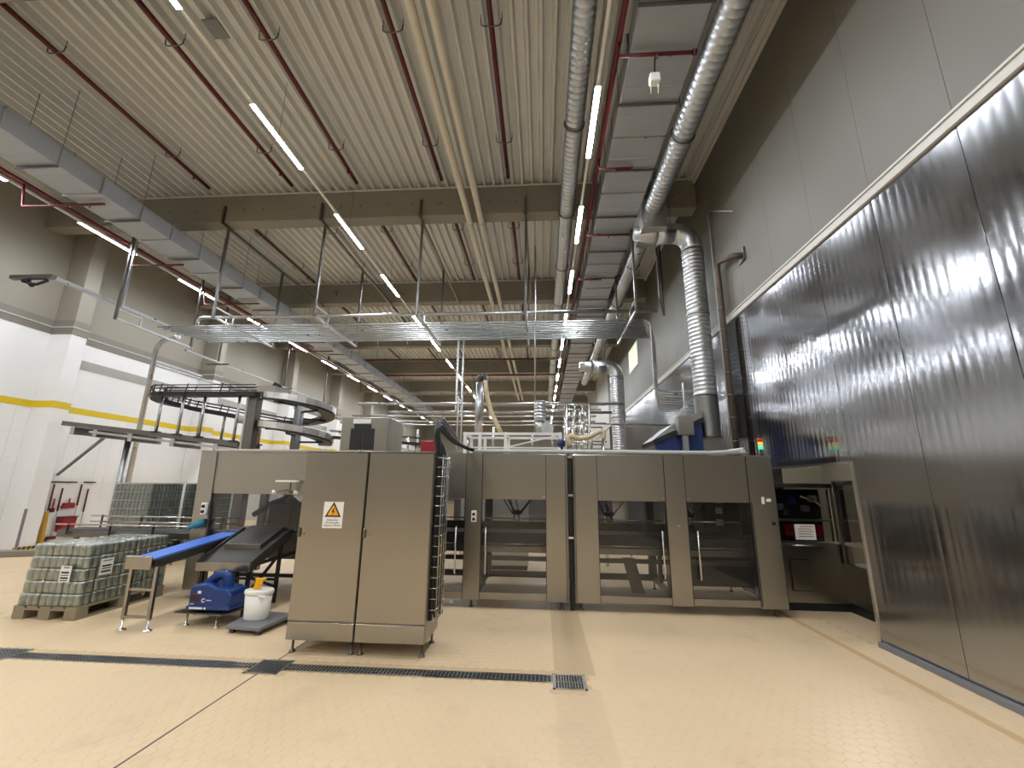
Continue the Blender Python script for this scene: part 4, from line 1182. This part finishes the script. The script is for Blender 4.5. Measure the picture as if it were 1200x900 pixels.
g = G(); g.tube([(-3.838+.009*k, 5.096, .275+(.008 if k % 2 else -.004)*(1-.09*k)) for k in range(8)], .0035, 5); obj('script_mark', g, 'white_paint', t)
for x0, x1, z0, z1, y in ((-3.95, -3.91, .345, .375, 5.092), (-4.02, -3.86, .185, .205, 5.082), (-3.845, -3.82, .185, .205, 5.082), (-4.02, -3.98, .232, .240, 5.092)):
    g = G(); g.box(x0, x1, y, y+.004, z0, z1); obj('sticker', g, 'paper', t)
# ---- white bucket with yellow hand shovel on a low platform
t = thing('low_platform', 'low grey plastic platform under the white bucket', 'platform', (-3.27, 5.2, 0))
g = G(); g.prism([(-3.43, 4.92), (-3.02, 4.87), (-2.95, 5.43), (-3.50, 5.48)], 'z', .045, .085); obj('top', g, 'mid_grey', t, bev=.006)
for x, y in ((-3.38, 4.97), (-3.06, 4.93), (-3.0, 5.38), (-3.42, 5.42)):
    g = G(); g.box(x-.025, x+.025, y-.025, y+.025, 0, .046); obj('foot', g, 'dark_grey', t)
t = thing('bucket', 'white oval plastic bucket with lid on the low platform', 'bucket', (-3.27, 5.18, .085))
def oval(g, prof, c, ax, ay, n=28):
    rings = [g.add([(c[0]+ax*s*math.cos(2*PI*k/n), c[1]+ay*s*math.sin(2*PI*k/n), c[2]+z) for k in range(n)]) for s, z in prof]
    for a, b in zip(rings, rings[1:]):
        for k in range(n): g.face([a+k, a+(k+1) % n, b+(k+1) % n, b+k], True)
    g.face([rings[0]+k for k in range(n)][::-1]); g.face([rings[-1]+k for k in range(n)])
g = G(); oval(g, [(.82, 0), (.86, .01), (.97, .27)], (-3.27, 5.18, .086), .155, .125); obj('body', g, 'white_plastic', t)
g = G(); oval(g, [(1.02, 0), (1.04, .006), (1.04, .03), (1.0, .04), (.93, .042)], (-3.27, 5.18, .352), .155, .125); obj('lid', g, 'white_plastic', t)
g = G(); g.box(-3.20, -3.11, 5.055, 5.07, .33, .355); obj('grip_tab', g, 'white_plastic', t, bev=.004)
t = thing('hand_scraper', 'bright yellow hand scraper lying on the bucket lid', 'scraper', (-3.29, 5.16, .394))
g = G(); g.prism([(-3.34, .396), (-3.25, .396), (-3.225, .50), (-3.31, .505)], 'y', 5.15, 5.17); obj('blade', g, 'yellow', t, bev=.004)
g = G(); g.box(-3.325, -3.205, 5.145, 5.19, .497, .515); obj('grip', g, 'yellow', t, bev=.006)
g = G(); g.box(-3.295, -3.265, 5.142, 5.15, .42, .49); obj('rib', g, 'yellow', t)

# ================================================================== LEFT BACKGROUND
# ---- elevated conveyor on brackets
t = thing('elevated_conveyor', 'long elevated steel conveyor frame crossing in front of the left wall', 'conveyor', (-8.5, 9.2, 2.3))
def zc(x): return 2.83-.105*(x+10.7)
for y in (8.85, 9.55):
    g = G(); g.bar((-10.7, y, zc(-10.7)), (-6.5, y, zc(-6.5)), .05, .10); obj('side_frame', g, 'steel_dark', t)
    g = G(); g.bar((-10.0, y, zc(-10.0)-.12), (-6.5, y, zc(-6.5)-.12), .05, .05); obj('lower_rail', g, 'galv', t)
g = G(); g.bar((-10.6, 9.2, zc(-10.6)+.02), (-6.5, 9.2, zc(-6.5)+.02), .6, .03); obj('belt', g, 'dark_grey', t)
for x in (-10.4, -9.85, -9.0, -8.0, -7.0):
    g = G(); g.box(x-.05, x+.05, 8.82, 9.58, zc(x)-.22, zc(x)-.06); obj('cross_bracket', g, 'galv', t)
g = G(); g.bar((-9.95, 9.2, zc(-9.95)-.15), (-12.6, 10.6, 1.72), .05, .05); obj('brace', g, 'steel_dark', t)
for x in (-9.4, -7.2):
    g = G(); g.tube([(x, 9.2, 0), (x, 9.2, zc(x)-.1)], .06, 10); obj('support_post', g, 'galv', t)
# ---- carousel conveyor loop with legs
t = thing('loop_conveyor', 'dark looping bottle conveyor with guide rails on slim legs', 'conveyor', (-7.5, 9.2, 2.3))
loop = [(-6.2, 8.8, 3.42)]+[(x, 8.8, 3.42) for x in (-7, -7.8, -8.4)]
loop += [(-8.4+.42*math.cos(a), 9.22+.42*math.sin(a), 3.42-.02*i) for i, a in enumerate([-PI/2-PI*k/8 for k in range(1, 8)])]
loop += [(-8.4, 9.64, 3.25), (-7.6, 9.64, 3.12), (-6.8, 9.64, 2.97), (-6.0, 9.64, 2.83), (-5.5, 9.6, 2.76)]
def ribbon(g, pts, w, h, smooth=False):
    P = [Vector(p) for p in pts]; rings = []
    for i, p in enumerate(P):
        d = P[min(i+1, len(P)-1)]-P[max(i-1, 0)]; d.z = 0; d.normalize(); a = Vector((-d.y, d.x, 0))*w/2
        rings.append(g.add([p-a, p+a, p+a+Vector((0, 0, h)), p-a+Vector((0, 0, h))]))
    for A_, B_ in zip(rings, rings[1:]):
        for k in range(4): g.face([A_+k, A_+(k+1) % 4, B_+(k+1) % 4, B_+k], smooth)
    for r_ in (rings[0], rings[-1]): g.face([r_+k for k in range(4)])
def offset(pts, d, dz):
    P = [Vector(p) for p in pts]; o = []
    for i, p in enumerate(P):
        e = P[min(i+1, len(P)-1)]-P[max(i-1, 0)]; e.z = 0; e.normalize()
        o.append(tuple(p+Vector((-e.y, e.x, 0))*d+Vector((0, 0, dz))))
    return o
g = G(); ribbon(g, loop, .20, .10); obj('track', g, 'black', t)
for d in (-.12, .12):
    for dz in (.17, .24):
        g = G(); g.tube(offset(loop, d, dz), .012, 6); obj('guide_rail', g, 'black', t)
for i in range(1, len(loop)-1):
    for d in (-.12, .12):
        p = offset(loop, d, 0)[i]; g = G(); g.bar((p[0], p[1], p[2]+.02), (p[0]+.05, p[1], p[2]+.27), .016, .016); obj('rail_clip', g, 'black', t)
for x, y in ((-8.45, 8.85), (-7.9, 8.8), (-7.4, 8.8), (-6.6, 8.8), (-8.1, 9.6), (-7.5, 9.6), (-6.9, 9.6), (-6.58, 9.6)):
    zt_ = 3.42 if y < 9 else 3.25+(x+8.4)*-.18
    g = G(); g.tube([(x, y, zc(x)+.04), (x, y, zt_+.02)], .03, 8); obj('leg', g, 'galv', t)
    g = G(); g.box(x-.08, x+.08, y-.05, y+.05, zc(x)+.03, zc(x)+.06); obj('foot_plate', g, 'black', t)
g = G(); g.tube([(-7.05, 9.45, 3.02), (-6.75, 9.45, 2.98)], .09, 12); obj('drive_motor', g, 'light_grey', t)
g = G(); g.prism([(-6.95, zc(-6.95)+.05), (-6.55, zc(-6.55)+.05), (-6.6, 2.9), (-6.8, 2.9)], 'y', 9.5, 9.56); obj('side_plate', g, 'ochre', t)
# ---- spiral conveyor
t = thing('spiral_conveyor', 'dark spiral conveyor winding round a central column behind the machine', 'conveyor', (-5.45, 9.2, 2.2))
cx, cy = -5.45, 9.2
hx = [(cx+.62*math.cos(a), cy+.62*math.sin(a), 3.42-.62*(a-PI)/(2*PI)) for a in [PI+k*PI/14 for k in range(0, 46)]]
g = G(); ribbon(g, hx, .28, .05); obj('track', g, 'black', t)
g = G(); ribbon(g, offset(hx, -.15, .03), .012, .13); obj('outer_guard', g, 'steel_bright', t)
g = G(); ribbon(g, offset(hx, .15, .03), .012, .07); obj('inner_guard', g, 'steel_dark', t)
g = G(); g.tube([(cx, cy, 1.0), (cx, cy, 3.35)], .10, 16); obj('centre_column', g, 'mid_grey', t)
for k in range(0, 45, 6):
    p = hx[k]; g = G(); g.bar((cx, cy, p[2]-.02), (p[0], p[1], p[2]-.02), .04, .04); obj('arm', g, 'black', t)
g = G(); g.box(-6.44, -6.24, 8.86, 9.06, 0, 3.42); obj('main_post', g, 'steel_dark', t, bev=.01)
g = G(); g.box(-6.48, -6.44, 8.85, 8.89, 0, 3.40); obj('cable_strip', g, 'light_grey', t)
g = G(); g.box(-6.1, -5.7, 8.6, 9.1, 3.48, 3.62); obj('drive_cover', g, 'steel', t, bev=.01)
g = G(); g.tube([(-5.85, 8.85, 3.62), (-5.8, 8.85, 3.72)], .09, 12); obj('drive_motor', g, 'black', t)
t = thing('transfer_conveyor', 'slim dark conveyor with rails leading right from the spiral', 'conveyor', (-4.0, 10.2, 2.3))
tp = [(-5.0, 9.8, 2.62), (-4.6, 9.95, 2.60), (-3.9, 10.2, 2.57), (-3.0, 10.5, 2.53)]
g = G(); ribbon(g, tp, .2, .06); obj('track', g, 'black', t)
for d in (-.12, .12):
    g = G(); g.tube(offset(tp, d, .18), .011, 6); obj('guide_rail', g, 'black', t)
for x, y in ((-4.6, 9.95), (-4.1, 10.12), (-3.6, 10.3), (-3.1, 10.46)):
    g = G(); g.tube([(x, y, 1.2), (x, y, 2.6)], .02, 6); obj('leg', g, 'galv', t)
# ---- cleaning tools on the left wall
WX = XW+.012
for y0_, y1_, w in ((10.50, 11.12, 'left'), (11.32, 11.62, 'right')):
    g = G(); g.box(WX, WX+.04, y0_, y1_, 1.52, 1.55); tag(obj('tool_rail', g, 'black'), 'black tool holder rail on the white wall, %s one' % w, 'rail')
def tool(y, zt_, zm, z0, nm, label, head):
    t = thing(nm, label, 'cleaning tool', (WX+.05, y, z0))
    g = G(); g.tube([(WX+.05, y, zm), (WX+.05, y, zt_)], .020, 8); obj('grip', g, 'red_pipe', t)
    g = G(); g.tube([(WX+.05, y, z0), (WX+.05, y, zm)], .014, 8); obj('shaft', g, 'light_grey', t)
    g = G(); g.box(WX+.01, WX+.09, y-head/2, y+head/2, z0-.05, z0+.02); obj('head', g, 'red_pipe', t, bev=.01)
tool(10.56, 1.48, .82, .12, 'broom', 'broom with dark red grip at the far left of the wall tools', .26)
tool(10.78, 1.38, .80, .16, 'broom', 'broom with dark red grip beside the red dustpan', .20)
tool(11.24, 1.48, .92, .18, 'squeegee', 'squeegee with tall dark red grip right of the red dustpan', .30)
tool(11.44, 1.36, .75, .16, 'broom', 'broom with dark red grip at the right of the wall tools', .20)
t = thing('hand_brush', 'small red hand brush hanging between the wall tools', 'brush', (WX+.04, 10.66, .78))
g = G(); g.tube([(WX+.04, 10.66, .86), (WX+.04, 10.66, 1.12)], .018, 8); obj('grip', g, 'red', t)
g = G(); g.box(WX+.01, WX+.07, 10.61, 10.71, .78, .88); obj('bristles', g, 'red_pipe', t, bev=.01)
t = thing('dustpan', 'red dustpan hanging on the wall between the brooms', 'dustpan', (WX+.05, 11.02, .82))
g = G(); g.prism([(10.86, .86), (11.18, .86), (11.15, 1.0), (10.89, 1.0)], 'x', WX+.01, WX+.09); obj('pan', g, 'red', t, bev=.012)
g = G(); g.tube([(WX+.05, 11.02, 1.0), (WX+.05, 11.02, 1.12)], .018, 8); obj('grip', g, 'red', t)
t = thing('plastic_bin', 'red plastic bin below the dustpan at the white wall', 'bin', (WX+.12, 11.0, .24))
g = G(); g.prism([(10.86, .28), (11.16, .28), (11.19, .64), (10.83, .64)], 'x', WX+.01, WX+.22); obj('body', g, 'red', t, bev=.015)
g = G(); g.box(WX+.0, WX+.24, 10.82, 11.20, .64, .66); obj('rim', g, 'red_pipe', t)
g = G(); g.prism([(-12.20, 0), (-12.04, 0), (-12.10, .84), (-12.15, .84)], 'y', 10.13, 10.21); tag(obj('folded_sign', g, 'ochre', bev=.01), 'ochre yellow folded floor sign leaning beside the wall pier', 'floor sign')
# low kerb and hazard strip at the pier foot
t = thing('floor_kerb', 'low grey kerb on the floor in front of the first pier', 'kerb', (-11.4, 8.4, 0))
g = G(); g.prism([(-12.6, 8.3), (-12.6, 8.62), (-10.2, 9.45), (-10.2, 9.25)], 'z', 0, .12); obj('kerb_block', g, 'concrete', t, bev=.015)
g = G(); g.box(XC-.02, XC+.06, 9.60, 10.10, 0, .07); hz = tag(obj('hazard_strip', g, 'ochre'), 'black and yellow hazard strip at the foot of the pier', 'hazard strip')
for k in range(5):
    g = G(); g.prism([(9.62+.1*k, .0), (9.67+.1*k, .0), (9.70+.1*k, .072), (9.65+.1*k, .072)], 'x', XC+.058, XC+.064); obj('black_bar', g, 'black', hz)

# ================================================================== MIDDLE BACKGROUND, ABOVE THE MACHINE
t = thing('platform_frame', 'white steel platform frame standing behind the packing machine', 'frame', (-.1, 10.2, 0))
for y in (10.0, 10.9):
    g = G(); g.bar((-1.85, y, 2.77), (.45, y, 2.77), .05, .06); obj('top_beam', g, 'white_paint', t)
    g = G(); g.bar((-1.85, y, 2.45), (.45, y, 2.45), .04, .03); obj('lower_beam', g, 'white_paint', t)
    for x in (-1.8, -1.45, -.85, .42):
        g = G(); g.box(x-.035, x+.035, y-.035, y+.035, 0, 2.75); obj('frame_post', g, 'white_paint', t)
for x in (-1.8, -.85, .42):
    g = G(); g.bar((x, 10.0, 2.77), (x, 10.9, 2.77), .05, .08); obj('cross_beam', g, 'white_paint', t)
g = G(); g.bar((-.85, 10.0, 2.45), (.4, 10.0, 2.75), .03, .03); obj('diagonal', g, 'white_paint', t)
t = thing('suction_column', 'silver vertical suction pipe with dark top on the white frame', 'pipe', (-1.48, 10.3, 2.8))
g = G(); g.tube([(-1.52, 10.2, 2.82), (-1.52, 10.2, 4.05)], .10, 16); obj('pipe', g, 'duct_bright', t)
g = G(); g.tube([(-1.52, 10.2, 4.05), (-1.52, 10.2, 4.25)], .06, 12); g.tube([(-1.40, 10.2, 4.0), (-1.40, 10.2, 4.25)], .05, 12); obj('top_valve', g, 'dark_grey', t)
g = G(); g.tube([(-1.40, 10.2, 4.1), (-1.34, 10.2, 3.7), (-1.22, 10.2, 3.3), (-1.05, 10.2, 2.95), (-.98, 10.2, 2.82)], .055, 12); obj('hose', g, 'hose', t)
for x in (-2.08, -1.98):
    g = G(); g.tube([(x, 10.4, 2.4), (x, 10.4, 3.75)], .02, 8); obj('slim_riser', g, 'light_grey', t)
t = thing('filter_drum', 'ribbed silver filter drum above a round fan behind the machine', 'filter', (-.05, 10.3, 2.8))
g = G(); spiral_duct(g, ((-.05, 10.3, 3.12), (-.05, 10.3, 3.60)), .14, pitch=.08, rib=.008); obj('drum', g, 'duct_bright', t)
g = G(); g.tube([(-.05, 10.3, 2.8), (-.05, 10.3, 3.12)], [.10, .12], 14); obj('neck', g, 'galv', t)
g = G(); g.tube([(.12, 10.15, 2.93), (.12, 10.35, 2.93)], .15, 18); fan = obj('fan_housing', g, 'light_grey', t)
g = G(); g.tube([(.12, 10.13, 2.93), (.12, 10.15, 2.93)], .07, 14); obj('fan_hub', g, 'galv', fan)
g = G(); g.tube([(-.17, 10.3, 2.8), (-.17, 10.3, 7.8)], .02, 8); obj('riser', g, 'galv', t)
t = thing('valve_frame', 'bright steel pipe frame full of valves behind the machine', 'pipework', (.85, 10.6, 2.4))
for x in (.58, .78, .95, 1.12):
    for y in (10.2, 10.9):
        g = G(); g.tube([(x, y, 1.5), (x, y, 3.52)], .022 if x != .58 else .04, 8); obj('riser', g, 'steel_bright', t)
for z in (2.62, 3.05, 3.50):
    for y in (10.2, 10.9):
        g = G(); g.tube([(.0 if z > 3.4 else .5, y, z), (1.5, y, z)], .02, 8); obj('cross_pipe', g, 'steel_bright', t)
for k in range(8):
    x = .64+.13*(k % 4); z = 2.8+.35*(k//4)
    g = G(); g.lathe([(.02, 0), (.05, .02), (.05, .12), (.02, .15)], (x, 10.15, z), 10); obj('valve', g, 'steel_bright', t)
t = thing('corrugated_hose', 'thick beige hose lying in a curve above the machine roof', 'hose', (1.0, 9.7, 2.5))
P = [Vector(p) for p in ((.62, 9.6, 2.50), (.56, 9.6, 2.62), (.62, 9.6, 2.70), (.78, 9.6, 2.62), (1.0, 9.6, 2.64), (1.18, 9.6, 2.74), (1.30, 9.6, 2.80), (1.36, 9.6, 2.74), (1.34, 9.6, 2.62))]
for _ in range(3):
    Q = [P[0]]
    for a, b in zip(P, P[1:]): Q += [a*.75+b*.25, a*.25+b*.75]
    Q.append(P[-1]); P = Q
g = G(); g.tube(P, [.055+.006*(k % 2) for k in range(len(P))], 10); obj('hose_body', g, 'hose', t)
g = G(); g.tube([(1.34, 9.6, 2.64), (1.34, 9.6, 0)], .03, 8); obj('end_pipe', g, 'steel_bright', t)
t = thing('blue_valve', 'dark blue valve body left of the beige hose', 'valve', (.43, 9.8, 0))
g = G(); g.lathe([(.05, 0), (.09, .03), (.09, .14), (.04, .18)], (.43, 9.8, 2.45), 12); obj('body', g, 'blue_dark', t)
g = G(); g.tube([(.43, 9.8, 0), (.43, 9.8, 2.46)], .03, 8); obj('pipe', g, 'steel_bright', t)
t = thing('handrail', 'thin horizontal handrail in front of the distant duct', 'rail', (2.4, 11, 2.5))
g = G(); g.tube([(1.1, 11, 3.16), (3.3, 11, 3.12)], .02, 8); obj('rail', g, 'steel_dark', t)
for x in (1.2, 2.1, 3.2):
    g = G(); g.tube([(x, 11, 0), (x, 11, 3.15)], .018, 8); obj('post', g, 'steel_dark', t)
# grey box and blue roofed hood beside the duct
t = thing('junction_box', 'grey steel junction box on a post in front of the big duct', 'box', (2.6, 8.0, 2.0))
g = G(); g.box(2.46, 2.74, 7.95, 8.12, 2.52, 2.88); obj('body', g, 'steel', t, bev=.008)
g = G(); g.box(2.54, 2.64, 8.0, 8.1, 1.4, 2.52); obj('post', g, 'galv', t)
g = G(); g.tube([(2.62, 8.0, 2.88), (2.62, 8.0, 3.5)], .014, 8); obj('conduit', g, 'galv', t)
t = thing('blue_hood', 'small blue cabin with dark sloping roof behind the machine', 'hood', (2.4, 8.3, 1.9))
g = G(); g.prism([(2.12, 1.5), (2.95, 1.5), (2.95, 2.80), (2.12, 2.42)], 'y', 8.15, 8.28); obj('side_wall', g, 'blue_dark', t)
for k in range(8):
    g = G(); g.box(2.15+.1*k, 2.16+.1*k, 8.14, 8.15, 1.6, 2.42+.045*k); obj('rib', g, 'blue', t)
g = G(); g.prism([(2.02, 2.43), (2.05, 2.36), (2.98, 2.79), (2.98, 2.87)], 'y', 8.11, 9.0); obj('roof_edge', g, 'black', t)
g = G(); g.prism([(2.03, 2.44), (2.98, 2.88), (2.98, 3.02), (2.42, 2.74)], 'y', 8.14, 9.0); obj('roof', g, 'galv', t)
# far equipment, distant part of the hall
t = thing('far_tank', 'distant red cabinet beyond the machine roof', 'cabinet', (-4.3, 14, 0))
g = G(); g.box(-4.0, -3.55, 14, 14.6, 1.9, 3.0); obj('body', g, 'red', t, bev=.02); g = G(); g.box(-3.98, -3.57, 14.05, 14.55, 0, 1.9); obj('stand', g, 'mid_grey', t)
for k, (x, y, w, d, h, lab) in enumerate(((-5.6, 15.5, 1.2, 1.0, 2.6, 'distant pale machine housing left of the red cabinet'), (-3.4, 17, 1.8, 1.4, 2.9, 'distant grey machine housing right of the red cabinet'),
                                        (-.9, 16.5, 2.6, 1.5, 3.0, 'distant grey machine housing behind the white platform frame'), (-8.6, 18, 1.6, 1.2, 2.6, 'distant pale machine housing near the left wall'),
                                        (1.5, 20, 1.6, 2.0, 3.3, 'distant grey machine housing near the right wall'))):
    t = thing('far_machine', lab, 'machine', (x+w/2, y+d/2, 0))
    g = G(); g.box(x, x+w, y, y+d, .1, h); obj('housing', g, 'light_grey' if k in (0, 3) else 'mid_grey', t, bev=.02)
    g = G(); g.box(x+.1*w, x+.9*w, y-.02, y, h*.5, h*.85); obj('front_window', g, 'dark_grey', t)
    g = G(); g.box(x+.05, x+w-.05, y+.05, y+d-.05, 0, .1); obj('plinth', g, 'black', t)
    for j in range(3):
        px_ = x+w*(.2+.3*j); g = G(); g.tube([(px_, y+.3, h), (px_, y+.3, h+.5+.25*j)], .05, 8); obj('top_pipe', g, 'steel_bright', t)
for k, (Y, z, xa, xb) in enumerate(((14.6, 4.35, -6.5, 2.8), (14.9, 4.1, -5.5, 2.4), (24, 5.4, -11, 3), (24.3, 5.15, -11, 3), (29, 5.6, -11, 3))):
    t = thing('cross_pipe', 'distant grey pipe crossing the hall above the machines, %s from the camera' % ORD[k], 'pipe', ((xa+xb)/2, Y, z))
    g = G(); g.tube([(xa, Y, z), (xb, Y, z)], .05, 8); obj('pipe_run', g, 'galv', t)
    for x in (xa+.5, (xa+xb)/2, xb-.5):
        g = G(); g.tube([(x, Y, z), (x, Y, ZC+.01)], .006, 5); obj('suspension_wire', g, 'steel_dark', t)
t = thing('far_hanger', 'bright trapeze hanger loop below the middle lamp row in the distance', 'hanger', (-3.3, 15, 3.9))
for p, q in (((-3.0, 14.6, 7.8), (-3.0, 14.6, 4.1)), ((-3.0, 15.6, 7.8), (-3.0, 15.6, 4.1)), ((-3.0, 14.6, 4.12), (-3.0, 15.6, 4.12)), ((-3.0, 14.6, 4.6), (-3.0, 15.6, 4.6))):
    g = G(); g.bar(p, q, .06, .06); obj('strut', g, 'galv', t)
